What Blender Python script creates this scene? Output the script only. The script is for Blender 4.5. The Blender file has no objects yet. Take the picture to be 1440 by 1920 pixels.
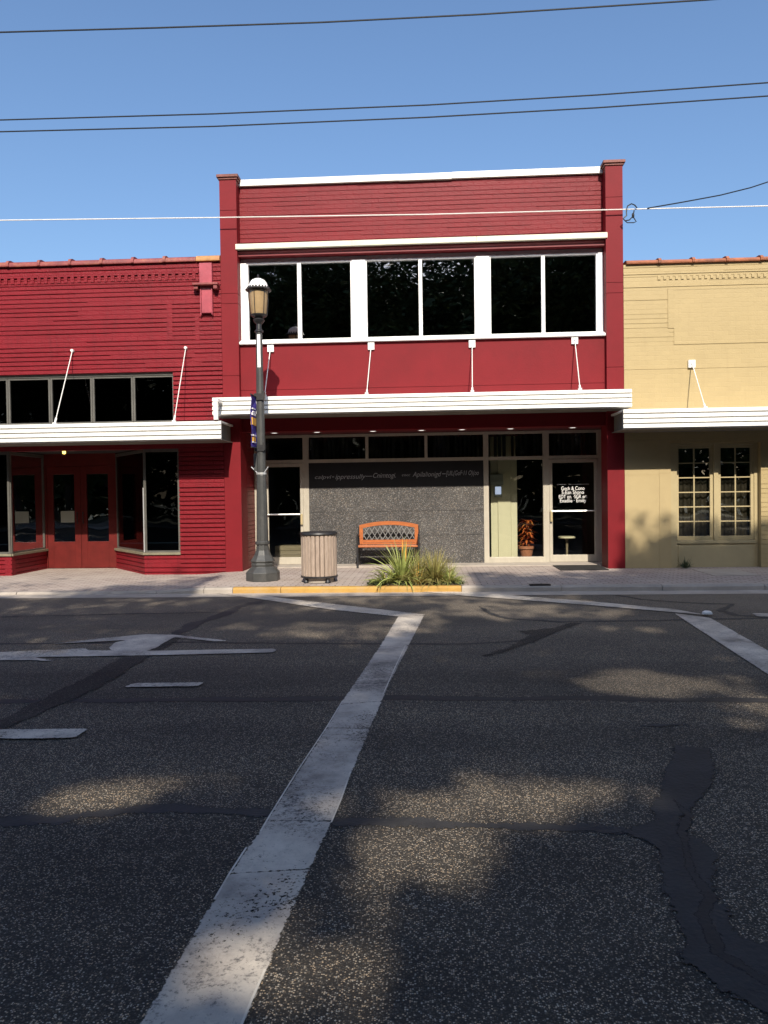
import bpy, bmesh, math, random
import numpy as np
from mathutils import Vector, Matrix, geometry

S = bpy.context.scene
COL = S.collection
rnd = random.Random(7)
nr = np.random.default_rng(11)

# ------------------------------------------------------------------ camera, sky, sun, exposure
FPX = 1442.0
PITCH, YAW, ROLL, EYE = -math.atan(30 / FPX), math.radians(3.2), .0135, 1.4
fw = Vector((-math.sin(YAW) * math.cos(PITCH), math.cos(YAW) * math.cos(PITCH), math.sin(PITCH)))
r0 = Vector((math.cos(YAW), math.sin(YAW), 0))
u0 = r0.cross(fw)
rt = r0 * math.cos(-ROLL) + u0 * math.sin(-ROLL)
up = rt.cross(fw)
cam = bpy.data.cameras.new('camera')
cam.sensor_fit = 'VERTICAL'
cam.sensor_height = 36
cam.lens = FPX / 1920 * 36
cam.clip_end = 3000
cam.clip_start = .05
cob = bpy.data.objects.new('camera', cam)
COL.objects.link(cob)
m = Matrix((rt, up, -fw)).transposed().to_4x4()
m.translation = Vector((0, 0, EYE))
cob.matrix_world = m
S.camera = cob

SUN = Vector((-.12, 1, -.77))
w = bpy.data.worlds.new('World')
S.world = w
w.use_nodes = True
nt = w.node_tree
nt.nodes.clear()
sky = nt.nodes.new('ShaderNodeTexSky')
sky.sky_type = 'NISHITA'
sky.sun_disc = False
sky.sun_elevation = math.atan2(.77, math.hypot(.12, 1))
sky.sun_rotation = math.pi - math.atan2(.12, 1)
sky.air_density = 1.2
sky.dust_density = 2.8
sky.ozone_density = 6.0
bg = nt.nodes.new('ShaderNodeBackground')
bg.inputs['Strength'].default_value = .15
wo = nt.nodes.new('ShaderNodeOutputWorld')
nt.links.new(sky.outputs[0], bg.inputs[0])
nt.links.new(bg.outputs[0], wo.inputs[0])
sl = bpy.data.lights.new('sun', 'SUN')
sl.energy = 5.0
sl.angle = math.radians(.55)
sl.color = (1, .91, .78)
so = bpy.data.objects.new('sun', sl)
so.rotation_euler = SUN.to_track_quat('-Z', 'Y').to_euler()
so.location = (0, -30, 40)
COL.objects.link(so)
S.view_settings.view_transform = 'Standard'
S.view_settings.look = 'None'
S.view_settings.gamma = 1
S.view_settings.exposure = .3
S.cycles.max_bounces = 8
S.cycles.transparent_max_bounces = 12


# ------------------------------------------------------------------ measuring helpers (a point of the photo turned into a point of the place)
def ray(px, py):
    return fw + rt * ((px - 720) / FPX) - up * ((py - 960) / FPX)


def F(px, py, y):                      # on the upright plane at depth y
    d = ray(px, py)
    t = y / d.y
    return d.x * t, EYE + d.z * t


def G(px, py, z):                      # on the level plane at height z
    d = ray(px, py)
    t = (z - EYE) / d.z
    return d.x * t, d.y * t


# ------------------------------------------------------------------ materials
MATS = {}


def newmat(name):
    mt = bpy.data.materials.new(name)
    mt.use_nodes = True
    t = mt.node_tree
    b = t.nodes['Principled BSDF']
    MATS[name] = mt
    return mt, t, b


def N(t, kind, **kw):
    n = t.nodes.new(kind)
    for k, v in kw.items():
        if k in n.inputs:
            n.inputs[k].default_value = v
        else:
            setattr(n, k, v)
    return n


def coords(t, scale=(1, 1, 1)):
    tc = N(t, 'ShaderNodeTexCoord')
    mp = N(t, 'ShaderNodeMapping')
    mp.inputs['Scale'].default_value = scale
    t.links.new(tc.outputs['Object'], mp.inputs['Vector'])
    return mp.outputs['Vector']


def ramp(t, fac, stops):
    r = N(t, 'ShaderNodeValToRGB')
    e = r.color_ramp.elements
    while len(e) < len(stops):
        e.new(.5)
    for el, (p, c) in zip(e, stops):
        el.position = p
        el.color = (*c, 1) if len(c) == 3 else c
    t.links.new(fac, r.inputs[0])
    return r.outputs[0]


def mix(t, fac, a, b, mode='MIX'):
    n = N(t, 'ShaderNodeMix', data_type='RGBA', blend_type=mode)
    for v, s in ((fac, n.inputs[0]), (a, n.inputs[6]), (b, n.inputs[7])):
        if hasattr(v, 'links'):
            t.links.new(v, s)
        else:
            s.default_value = v if not isinstance(v, tuple) else ((*v, 1) if len(v) == 3 else v)
    return n.outputs[2]


def bump(t, b, h, dist, strength=1.0):
    n = N(t, 'ShaderNodeBump')
    n.inputs['Strength'].default_value = strength
    n.inputs['Distance'].default_value = dist
    t.links.new(h, n.inputs['Height'])
    t.links.new(n.outputs[0], b.inputs['Normal'])


def plain(name, c, rough=.6, var=.15, scale=3, bd=.001, bscale=60, metal=0, spec=.5, stretch=(1, 1, 1), dirt=None, dirt_amt=.5, dirt_scale=1.3):
    """a painted or raw surface: base colour with soft mottling, weathering marks and a fine bump"""
    mt, t, b = newmat(name)
    v = coords(t, stretch)
    n1 = N(t, 'ShaderNodeTexNoise', Scale=scale, Detail=6.0, Roughness=.65)
    t.links.new(v, n1.inputs['Vector'])
    lo = tuple(x * (1 - var) for x in c)
    hi = tuple(min(1, x * (1 + var)) for x in c)
    col = ramp(t, n1.outputs[0], [(.3, lo), (.7, hi)])
    if dirt:
        n2 = N(t, 'ShaderNodeTexNoise', Scale=dirt_scale, Detail=9.0, Roughness=.75)
        t.links.new(v, n2.inputs['Vector'])
        f = ramp(t, n2.outputs[0], [(.5, (0, 0, 0)), (.72, (dirt_amt,) * 3)])
        col = mix(t, f, col, dirt)
    t.links.new(col, b.inputs['Base Color'])
    b.inputs['Roughness'].default_value = rough
    b.inputs['Metallic'].default_value = metal
    b.inputs['Specular IOR Level'].default_value = spec
    if bd:
        n3 = N(t, 'ShaderNodeTexNoise', Scale=bscale, Detail=4.0)
        t.links.new(v, n3.inputs['Vector'])
        bump(t, b, n3.outputs[0], bd)
    return mt


def painted_brick(name, c, joint, var=.12, bd=.004, dirt=(.05, .01, .012), amt=.4, gloss=.5):
    """painted brick: mottled paint with the upright joints pressed in (the level joints are modelled)"""
    mt, t, b = newmat(name)
    tc = N(t, 'ShaderNodeTexCoord')
    sx = N(t, 'ShaderNodeSeparateXYZ')
    t.links.new(tc.outputs['Object'], sx.inputs[0])
    ad = N(t, 'ShaderNodeMath', operation='ADD')
    t.links.new(sx.outputs[0], ad.inputs[0])
    t.links.new(sx.outputs[1], ad.inputs[1])
    cb = N(t, 'ShaderNodeCombineXYZ')
    t.links.new(ad.outputs[0], cb.inputs[0])
    t.links.new(sx.outputs[2], cb.inputs[1])
    br = N(t, 'ShaderNodeTexBrick', Scale=1.0)
    br.inputs['Mortar Size'].default_value = .006
    br.inputs['Mortar Smooth'].default_value = .6
    br.inputs['Brick Width'].default_value = .24
    br.inputs['Row Height'].default_value = joint
    br.inputs['Color1'].default_value = (.8, .8, .8, 1)
    br.inputs['Color2'].default_value = (1, 1, 1, 1)
    br.inputs['Mortar'].default_value = (.85, .85, .85, 1)
    t.links.new(cb.outputs[0], br.inputs['Vector'])
    n1 = N(t, 'ShaderNodeTexNoise', Scale=1.6, Detail=8.0, Roughness=.7)
    t.links.new(tc.outputs['Object'], n1.inputs['Vector'])
    col = ramp(t, n1.outputs[0], [(.3, tuple(x * (1 - var) for x in c)), (.7, tuple(x * (1 + var) for x in c))])
    col = mix(t, .2, col, br.outputs[0], 'MULTIPLY')
    mp = N(t, 'ShaderNodeMapping')
    mp.inputs['Scale'].default_value = (7, 7, .8)
    t.links.new(tc.outputs['Object'], mp.inputs['Vector'])
    n2 = N(t, 'ShaderNodeTexNoise', Scale=1.0, Detail=8.0, Roughness=.7)
    t.links.new(mp.outputs[0], n2.inputs['Vector'])
    f = ramp(t, n2.outputs[0], [(.52, (0, 0, 0)), (.75, (amt,) * 3)])
    col = mix(t, f, col, dirt)
    t.links.new(col, b.inputs['Base Color'])
    b.inputs['Roughness'].default_value = gloss
    b.inputs['Specular IOR Level'].default_value = .25
    n3 = N(t, 'ShaderNodeTexNoise', Scale=45.0, Detail=5.0)
    t.links.new(tc.outputs['Object'], n3.inputs['Vector'])
    h = N(t, 'ShaderNodeMath', operation='MULTIPLY_ADD')
    t.links.new(n3.outputs[0], h.inputs[0])
    h.inputs[1].default_value = 2.5
    inv = N(t, 'ShaderNodeMath', operation='SUBTRACT')
    inv.inputs[0].default_value = 1
    t.links.new(br.outputs['Fac'], inv.inputs[1])
    t.links.new(inv.outputs[0], h.inputs[2])
    bump(t, b, h.outputs[0], bd)
    return mt


def chips(name, scale, dark, mid, light, rough=.85, bd=.003, cut=(.5, .86), big=.3, dust=(.10, .09, .075)):
    """stone chips in a binder: asphalt and exposed-aggregate panels"""
    mt, t, b = newmat(name)
    v = coords(t)
    vo = N(t, 'ShaderNodeTexVoronoi', Scale=scale, Randomness=1.0)
    t.links.new(v, vo.inputs['Vector'])
    sp = N(t, 'ShaderNodeSeparateColor')
    t.links.new(vo.outputs['Color'], sp.inputs[0])
    c1 = ramp(t, sp.outputs[0], [(cut[0] - .12, dark), (cut[0] + .1, mid), (cut[1] - .02, mid), (cut[1] + .05, light)])
    tint = ramp(t, sp.outputs[1], [(0, (.85, .95, 1.08)), (.5, (1, 1, 1)), (1, (1.12, .98, .82))])
    c1 = mix(t, 1.0, c1, tint, 'MULTIPLY')
    edge = ramp(t, vo.outputs['Distance'], [(.35, (0, 0, 0)), (.62, (1, 1, 1))])
    c1 = mix(t, edge, c1, dark)
    n1 = N(t, 'ShaderNodeTexNoise', Scale=big, Detail=7.0, Roughness=.68)
    t.links.new(v, n1.inputs['Vector'])
    g = ramp(t, n1.outputs[0], [(.32, (.62, .62, .63)), (.68, (1.25, 1.22, 1.15))])
    c1 = mix(t, 1.0, c1, g, 'MULTIPLY')
    n2 = N(t, 'ShaderNodeTexNoise', Scale=2.1, Detail=8.0, Roughness=.75)
    t.links.new(v, n2.inputs['Vector'])
    f = ramp(t, n2.outputs[0], [(.5, (0, 0, 0)), (.8, (.35, .35, .35))])
    c1 = mix(t, f, c1, dust)
    mp = N(t, 'ShaderNodeMapping')
    mp.inputs['Scale'].default_value = (.12, .9, 1)
    t.links.new(v, mp.inputs['Vector'])
    n3 = N(t, 'ShaderNodeTexNoise', Scale=1.0, Detail=6.0, Roughness=.6)
    t.links.new(mp.outputs[0], n3.inputs['Vector'])
    g = ramp(t, n3.outputs[0], [(.33, (.55, .55, .56)), (.5, (.95, .94, .93)), (.7, (1.35, 1.3, 1.2))])
    if name != 'stone_panel':
        c1 = mix(t, 1.0, c1, g, 'MULTIPLY')
    if name == 'asphalt':
        # grit washed towards the gutter
        sy = N(t, 'ShaderNodeSeparateXYZ')
        t.links.new(v, sy.inputs[0])
        mr = N(t, 'ShaderNodeMapRange')
        mr.inputs['From Min'].default_value = 5.5
        mr.inputs['From Max'].default_value = 11.9
        t.links.new(sy.outputs[1], mr.inputs['Value'])
        fq = N(t, 'ShaderNodeMath', operation='MULTIPLY')
        t.links.new(mr.outputs[0], fq.inputs[0])
        t.links.new(ramp(t, n1.outputs[0], [(.25, (.25, .25, .25)), (.7, (.85, .85, .85))]), fq.inputs[1])
        c1 = mix(t, fq.outputs[0], c1, (.165, .14, .112))
    t.links.new(c1, b.inputs['Base Color'])
    b.inputs['Roughness'].default_value = rough
    b.inputs['Specular IOR Level'].default_value = .35
    inv = N(t, 'ShaderNodeMath', operation='SUBTRACT')
    inv.inputs[0].default_value = 1
    t.links.new(vo.outputs['Distance'], inv.inputs[1])
    bump(t, b, inv.outputs[0], bd, .8)
    return mt


def glass(name, tint=(.75, .8, .78), refl=1.0, rough=.0):
    mt, t, b = newmat(name)
    t.nodes.remove(b)
    tr = N(t, 'ShaderNodeBsdfTransparent')
    tr.inputs[0].default_value = (*tint, 1)
    gl = N(t, 'ShaderNodeBsdfGlossy')
    gl.inputs['Roughness'].default_value = rough
    gl.inputs['Color'].default_value = (.95, .97, 1, 1)
    n1 = N(t, 'ShaderNodeTexNoise', Scale=1.3, Detail=1.0)
    v = coords(t)
    t.links.new(v, n1.inputs['Vector'])
    bp = N(t, 'ShaderNodeBump')
    bp.inputs['Strength'].default_value = .25
    bp.inputs['Distance'].default_value = .02
    t.links.new(n1.outputs[0], bp.inputs['Height'])
    t.links.new(bp.outputs[0], gl.inputs['Normal'])
    fr = N(t, 'ShaderNodeFresnel', IOR=1.5)
    ml = N(t, 'ShaderNodeMath', operation='MULTIPLY')
    ml.use_clamp = True
    ml.inputs[1].default_value = 2.0 * refl
    t.links.new(fr.outputs[0], ml.inputs[0])
    mx = N(t, 'ShaderNodeMixShader')
    t.links.new(ml.outputs[0], mx.inputs[0])
    t.links.new(tr.outputs[0], mx.inputs[1])
    t.links.new(gl.outputs[0], mx.inputs[2])
    t.links.new(mx.outputs[0], t.nodes['Material Output'].inputs[0])
    return mt


def emit(name, c, s):
    mt, t, b = newmat(name)
    b.inputs['Base Color'].default_value = (*c, 1)
    b.inputs['Emission Color'].default_value = (*c, 1)
    b.inputs['Emission Strength'].default_value = s
    return mt


RED = (.174, .0075, .0122)
plain('red_stucco', RED, .6, .08, 2.2, .0015, 40, spec=.22, dirt=(.12, .008, .011), dirt_amt=.45)
painted_brick('red_brick', RED, .085, bd=.0022, dirt=(.12, .011, .015), amt=.4)
painted_brick('dark_red_brick', (.200, .0085, .0155), .085, dirt=(.08, .008, .012), amt=.5)
plain('red_trim', (.17, .008, .012), .5, .1, 6, .001)
plain('red_door', (.11, .0115, .0095), .5, .2, 4, .001, spec=.25)
plain('pink_metal', (.36, .065, .085), .32, .25, 5, .002, 9, spec=.7)
plain('white_metal', (.76, .75, .71), .4, .05, 3, .0015, 8, dirt=(.55, .52, .44), dirt_amt=.35, stretch=(2, 2, .6))
plain('white_frame', (.86, .86, .84), .45, .03, 3, .0005)
plain('cream_ledge', (.66, .64, .50), .5, .08, 3, .001, dirt=(.5, .45, .33), dirt_amt=.4)
plain('terracotta', (.30, .10, .045), .55, .35, 7, .003, 40, dirt=(.09, .05, .035), dirt_amt=.7, dirt_scale=4)
plain('painted_tile', (.22, .042, .04), .5, .3, 6, .003, 30, dirt=(.36, .17, .06), dirt_amt=.6, dirt_scale=3)
plain('cap_tile', (.17, .05, .035), .6, .4, 9, .003, 40, dirt=(.07, .035, .03), dirt_amt=.7, dirt_scale=5)
plain('rust_tile', (.46, .22, .07), .6, .35, 8, .003, 30, dirt=(.2, .06, .04), dirt_amt=.7, dirt_scale=4)
plain('cream_paint', (.42, .325, .165), .55, .04, 2, .001, 35, dirt=(.32, .24, .12), dirt_amt=.35)
painted_brick('cream_brick', (.42, .325, .165), .085, .04, .0012, (.32, .24, .12), .3)
plain('cream_frame', (.41, .335, .185), .45, .06, 4, .0006)
plain('aluminium', (.46, .42, .34), .42, .08, 5, .0004, metal=.15, dirt=(.42, .38, .3), dirt_amt=.4, stretch=(3, 3, .8))
plain('bright_metal', (.8, .79, .76), .3, .05, 5, 0, metal=.6)
plain('bronze_frame', (.13, .125, .11), .4, .15, 5, .0005, metal=.3)
plain('olive_sill', (.20, .18, .12), .5, .2, 5, .001)
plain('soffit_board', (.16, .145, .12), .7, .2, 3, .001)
plain('edge_paint', (.62, .57, .48), .7, .3, 8, 0)
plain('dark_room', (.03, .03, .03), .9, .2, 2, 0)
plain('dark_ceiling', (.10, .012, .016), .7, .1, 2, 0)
plain('black_sign', (.006, .006, .0065), .55, .3, 3, .0005)
plain('white_letter', (.75, .75, .73), .5, .05, 9, 0)
plain('soft_letter', (.33, .33, .33), .5, .25, 30, 0)
plain('black_iron', (.018, .018, .02), .45, .3, 9, .0008, 120, dirt=(.07, .055, .045), dirt_amt=.5, dirt_scale=6)
plain('lattice_iron', (.17, .17, .165), .5, .2, 9, 0)
plain('lamp_paint', (.055, .056, .054), .42, .2, 6, .001, 90, dirt=(.12, .11, .10), dirt_amt=.4, dirt_scale=5)
plain('orange_wood', (.40, .12, .032), .42, .22, 5, .0012, 30, stretch=(2, 14, 14), dirt=(.22, .05, .018), dirt_amt=.5)
plain('grey_slat', (.36, .28, .22), .75, .25, 7, .002, 40, stretch=(9, 9, 1), dirt=(.24, .18, .145), dirt_amt=.6)
plain('dark_rubber', (.02, .019, .018), .85, .3, 12, .002, 90)
plain('concrete', (.38, .335, .285), .85, .14, 2.5, .002, 70, dirt=(.21, .19, .165), dirt_amt=.6, dirt_scale=1.1)
plain('yellow_paint', (.44, .25, .05), .65, .25, 5, .002, 60, dirt=(.30, .22, .12), dirt_amt=.9, dirt_scale=2.5)
plain('tan_cloth', (.34, .28, .2), .9, .35, 3, 0)
plain('tar', (.027, .026, .026), .8, .45, 2.5, .004, 50, dirt=(.06, .055, .05), dirt_amt=.6, dirt_scale=2)
plain('tar_fresh', (.013, .013, .014), .75, .35, 4, .003, 50)
plain('soil', (.075, .05, .032), .95, .4, 14, .01, 60)
plain('interior_cream', (.66, .62, .42), .6, .05, 2, .0005)
plain('interior_wood', (.22, .18, .11), .7, .2, 3, .001, stretch=(1, 8, 8))
plain('box_grey', (.34, .36, .30), .5, .05, 4, 0)
emit('screen_glow', (.62, .72, .95), .55)
emit('downlight', (1, .97, .9), 1.1)
emit('lantern_glow', (1, .62, .12), 5.0)
plain('blind_slat', (.045, .043, .038), .7, .25, 6, 0)
plain('wire_black', (.012, .012, .013), .5, .2, 5, 0)
plain('wire_white', (.75, .73, .68), .5, .1, 5, 0)
plain('purple_cloth', (.05, .03, .27), .8, .2, 12, .001)
plain('gold_cloth', (.62, .33, .05), .8, .15, 12, .001)
plain('white_cloth', (.7, .68, .72), .8, .1, 12, .001)
plain('amber_glass', (.36, .25, .13), .25, .15, 7, 0)
plain('pot_clay', (.42, .17, .085), .8, .15, 9, .001)
plain('bark', (.075, .056, .042), .9, .35, 5, .02, 14, stretch=(3, 3, .7))
plain('blade_green', (.27, .31, .085), .5, .35, 6, .0005, dirt=(.34, .28, .09), dirt_amt=.7, dirt_scale=5)
plain('blade_olive', (.28, .25, .08), .55, .4, 6, .0005, dirt=(.30, .19, .07), dirt_amt=.8, dirt_scale=6)
plain('blade_dark', (.06, .085, .035), .55, .4, 6, .0005)
plain('croton_leaf', (.50, .11, .03), .4, .75, 11, .0005, dirt=(.42, .36, .05), dirt_amt=.9, dirt_scale=9)
glass('window_glass', (.6, .63, .62), 2.7)
glass('shop_glass', (.86, .88, .86), .55)
glass('dim_glass', (.3, .32, .31), .4)
chips('asphalt', 150, (.041, .037, .0315), (.145, .127, .102), (.58, .49, .375), cut=(.41, .75))
chips('tar_stain', 185, (.019, .0175, .0165), (.05, .045, .04), (.30, .26, .21), cut=(.55, .86))
chips('stone_panel', 75, (.05, .048, .048), (.125, .117, .112), (.30, .28, .26), cut=(.42, .82), big=.9, bd=.002, dust=(.16, .15, .135), rough=.7)


def paver_mat():
    mt, t, b = newmat('pavers')
    v = coords(t)
    br = N(t, 'ShaderNodeTexBrick', Scale=1.0)
    br.inputs['Mortar Size'].default_value = .011
    br.inputs['Mortar Smooth'].default_value = .3
    br.inputs['Brick Width'].default_value = .21
    br.inputs['Row Height'].default_value = .105
    br.inputs['Color1'].default_value = (.34, .27, .235, 1)
    br.inputs['Color2'].default_value = (.43, .36, .315, 1)
    br.inputs['Mortar'].default_value = (.13, .105, .09, 1)
    t.links.new(v, br.inputs['Vector'])
    n1 = N(t, 'ShaderNodeTexNoise', Scale=.9, Detail=9.0, Roughness=.72)
    t.links.new(v, n1.inputs['Vector'])
    f = ramp(t, n1.outputs[0], [(.42, (.05, .05, .05)), (.7, (.75, .75, .75))])
    col = mix(t, f, br.outputs[0], (.45, .385, .33))
    n2 = N(t, 'ShaderNodeTexNoise', Scale=4.0, Detail=9.0, Roughness=.8)
    t.links.new(v, n2.inputs['Vector'])
    f2 = ramp(t, n2.outputs[0], [(.55, (0, 0, 0)), (.8, (.7, .7, .7))])
    col = mix(t, f2, col, (.17, .145, .13))
    t.links.new(col, b.inputs['Base Color'])
    b.inputs['Roughness'].default_value = .85
    inv = N(t, 'ShaderNodeMath', operation='SUBTRACT')
    inv.inputs[0].default_value = 1
    t.links.new(br.outputs['Fac'], inv.inputs[1])
    bump(t, b, inv.outputs[0], .004)


paver_mat()


def road_paint():
    mt, t, b = newmat('road_paint')
    v = coords(t)
    n1 = N(t, 'ShaderNodeTexNoise', Scale=1.7, Detail=10.0, Roughness=.72)
    t.links.new(v, n1.inputs['Vector'])
    col = ramp(t, n1.outputs[0], [(.34, (.20, .18, .155)), (.47, (.44, .39, .33)), (.58, (.58, .52, .43)), (.7, (.72, .64, .53))])
    n2 = N(t, 'ShaderNodeTexNoise', Scale=38.0, Detail=8.0, Roughness=.8)
    t.links.new(v, n2.inputs['Vector'])
    n4 = N(t, 'ShaderNodeTexNoise', Scale=1.1, Detail=5.0)
    t.links.new(v, n4.inputs['Vector'])
    ad = N(t, 'ShaderNodeMath', operation='MULTIPLY_ADD')
    t.links.new(n4.outputs[0], ad.inputs[0])
    ad.inputs[1].default_value = .55
    t.links.new(n2.outputs[0], ad.inputs[2])
    f = ramp(t, ad.outputs[0], [(.82, (0, 0, 0)), (.93, (.85, .85, .85))])
    col = mix(t, f, col, (.07, .068, .066))
    t.links.new(col, b.inputs['Base Color'])
    b.inputs['Roughness'].default_value = .7
    bump(t, b, n2.outputs[0], .002)


road_paint()


def worn_rim(name, coarse, fine, soft, wear=None):
    """lets the road show through where a sheet has worn off: along its ragged rim, and in flakes"""
    t = MATS[name].node_tree
    out = t.nodes['Material Output']
    sh_ = out.inputs[0].links[0].from_socket
    v = coords(t)
    at = N(t, 'ShaderNodeAttribute', attribute_name='edge')
    acc = at.outputs['Fac']
    for sc_, amp in ((5.0, coarse), (45.0, fine)):
        n_ = N(t, 'ShaderNodeTexNoise', Scale=sc_, Detail=5.0, Roughness=.65)
        t.links.new(v, n_.inputs['Vector'])
        sb_ = N(t, 'ShaderNodeMath', operation='SUBTRACT')
        t.links.new(n_.outputs[0], sb_.inputs[0])
        sb_.inputs[1].default_value = .5
        ma = N(t, 'ShaderNodeMath', operation='MULTIPLY_ADD')
        t.links.new(sb_.outputs[0], ma.inputs[0])
        ma.inputs[1].default_value = amp
        t.links.new(acc, ma.inputs[2])
        acc = ma.outputs[0]
    mr = N(t, 'ShaderNodeMapRange')
    mr.inputs['From Min'].default_value = -soft
    mr.inputs['From Max'].default_value = soft
    t.links.new(acc, mr.inputs['Value'])
    fac = mr.outputs[0]
    if wear:
        n_ = N(t, 'ShaderNodeTexNoise', Scale=55.0, Detail=6.0, Roughness=.75)
        t.links.new(v, n_.inputs['Vector'])
        n2 = N(t, 'ShaderNodeTexNoise', Scale=1.4, Detail=4.0, Roughness=.6)
        t.links.new(v, n2.inputs['Vector'])
        ma = N(t, 'ShaderNodeMath', operation='MULTIPLY_ADD')
        t.links.new(n2.outputs[0], ma.inputs[0])
        ma.inputs[1].default_value = .7
        t.links.new(n_.outputs[0], ma.inputs[2])
        wr = ramp(t, ma.outputs[0], [(wear, (1, 1, 1)), (wear + .02, (.0, .0, .0))])
        ml = N(t, 'ShaderNodeMath', operation='MULTIPLY')
        t.links.new(fac, ml.inputs[0])
        t.links.new(wr, ml.inputs[1])
        fac = ml.outputs[0]
    tr = N(t, 'ShaderNodeBsdfTransparent')
    mx = N(t, 'ShaderNodeMixShader')
    t.links.new(fac, mx.inputs[0])
    t.links.new(tr.outputs[0], mx.inputs[1])
    t.links.new(sh_, mx.inputs[2])
    t.links.new(mx.outputs[0], out.inputs[0])


worn_rim('road_paint', .02, .035, .003, .97)
worn_rim('tar', .14, .09, .003)
worn_rim('tar_fresh', .05, .05, .003)
worn_rim('tar_stain', .16, .12, .004)


def leaf_mat():
    mt, t, b = newmat('tree_leaf')
    v = coords(t)
    n1 = N(t, 'ShaderNodeTexNoise', Scale=.8, Detail=3.0)
    t.links.new(v, n1.inputs['Vector'])
    col = ramp(t, n1.outputs[0], [(.3, (.035, .065, .02)), (.7, (.075, .11, .03))])
    t.links.new(col, b.inputs['Base Color'])
    b.inputs['Roughness'].default_value = .6


leaf_mat()
plain('road_ground', (.05, .06, .03), .95, .3, .4, .01, 4)


# ------------------------------------------------------------------ mesh helpers
class MB:
    def __init__(s):
        s.v, s.f = [], []

    def add(s, vs, fs):
        o = len(s.v)
        s.v += [tuple(p) for p in vs]
        s.f += [tuple(o + i for i in f) for f in fs]
        return s

    def box(s, x0, x1, y0, y1, z0, z1):
        return s.add([(x0, y0, z0), (x1, y0, z0), (x1, y1, z0), (x0, y1, z0), (x0, y0, z1), (x1, y0, z1), (x1, y1, z1), (x0, y1, z1)],
                     [(0, 3, 2, 1), (4, 5, 6, 7), (0, 1, 5, 4), (1, 2, 6, 5), (2, 3, 7, 6), (3, 0, 4, 7)])

    def quad(s, a, b, c, d):
        return s.add([a, b, c, d], [(0, 1, 2, 3)])

    def extrude_x(s, prof, x0, x1):            # closed (y, z) outline run along x
        n = len(prof)
        s.add([(x0, y, z) for y, z in prof] + [(x1, y, z) for y, z in prof],
              [(i, (i + 1) % n, n + (i + 1) % n, n + i) for i in range(n)] + [tuple(range(n))[::-1], tuple(range(n, 2 * n))])
        return s

    def prism(s, poly, z0, z1):                # closed (x, y) outline run upward
        n = len(poly)
        s.add([(x, y, z0) for x, y in poly] + [(x, y, z1) for x, y in poly],
              [(i, (i + 1) % n, n + (i + 1) % n, n + i) for i in range(n)] + [tuple(range(n))[::-1], tuple(range(n, 2 * n))])
        return s

    def lathe(s, prof, n=24, cx=0, cy=0, cap=True, a0=0):
        vs, fs = [], []
        for r, z in prof:
            for i in range(n):
                a = a0 + 2 * math.pi * i / n
                vs.append((cx + r * math.cos(a), cy + r * math.sin(a), z))
        for k in range(len(prof) - 1):
            for i in range(n):
                j = (i + 1) % n
                fs.append((k * n + i, k * n + j, (k + 1) * n + j, (k + 1) * n + i))
        if cap:
            fs.append(tuple(range(n))[::-1])
            fs.append(tuple(range((len(prof) - 1) * n, len(prof) * n)))
        return s.add(vs, fs)

    def tube(s, pts, r, n=8, cap=True):
        pts = [Vector(p) for p in pts]
        rs = r if isinstance(r, (list, tuple)) else [r] * len(pts)
        vs, fs = [], []
        u = None
        for i, p in enumerate(pts):
            d = (pts[min(i + 1, len(pts) - 1)] - pts[max(i - 1, 0)]).normalized()
            if u is None:
                u = d.orthogonal().normalized()
            u = (u - d * u.dot(d)).normalized()
            w_ = d.cross(u)
            for k in range(n):
                a = 2 * math.pi * k / n
                vs.append(p + (u * math.cos(a) + w_ * math.sin(a)) * rs[i])
        for i in range(len(pts) - 1):
            for k in range(n):
                j = (k + 1) % n
                fs.append((i * n + k, i * n + j, (i + 1) * n + j, (i + 1) * n + k))
        if cap:
            fs.append(tuple(range(n))[::-1])
            fs.append(tuple(range((len(pts) - 1) * n, len(pts) * n)))
        return s.add(vs, fs)

    def bar(s, a, b, w_, h):                   # rectangular bar from a to b
        a, b = Vector(a), Vector(b)
        d = (b - a).normalized()
        side = d.cross(Vector((0, 0, 1)))
        side = side.normalized() if side.length > 1e-4 else Vector((1, 0, 0))
        upv = side.cross(d)
        c = [side * (i * w_ / 2) + upv * (j * h / 2) for i, j in ((-1, -1), (1, -1), (1, 1), (-1, 1))]
        return s.add([a + q for q in c] + [b + q for q in c], [(0, 1, 2, 3)[::-1], (4, 5, 6, 7)] + [(i, (i + 1) % 4, 4 + (i + 1) % 4, 4 + i) for i in range(4)])


def obj(name, mb, mat, parent=None, smooth=False, local=False, bevel=0):
    me = bpy.data.meshes.new(name)
    off = Vector((0, 0, 0))
    p = parent
    while p and not local:
        off += p.location
        p = p.parent
    me.from_pydata([(x - off.x, y - off.y, z - off.z) for x, y, z in mb.v], [], mb.f)
    bm = bmesh.new()
    bm.from_mesh(me)
    bmesh.ops.recalc_face_normals(bm, faces=bm.faces)
    bm.to_mesh(me)
    bm.free()
    me.materials.append(MATS[mat])
    if smooth:
        me.polygons.foreach_set('use_smooth', [True] * len(me.polygons))
        me.set_sharp_from_angle(angle=math.radians(38))
    o = bpy.data.objects.new(name, me)
    COL.objects.link(o)
    o.parent = parent
    if bevel:
        b = o.modifiers.new('bevel', 'BEVEL')
        b.width = bevel
        b.segments = 2
        b.limit_method = 'ANGLE'
    return o


def thing(name, label, cat, loc=(0, 0, 0), rz=0, group=None):
    o = bpy.data.objects.new(name, None)
    COL.objects.link(o)
    o.location = loc
    o.rotation_euler = (0, 0, rz)
    o.empty_display_size = .2
    tag(o, label, cat, group)
    return o


def tag(o, label, cat, group=None):
    o['label'] = label
    o['category'] = cat
    if group:
        o['group'] = group
    return o


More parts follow.
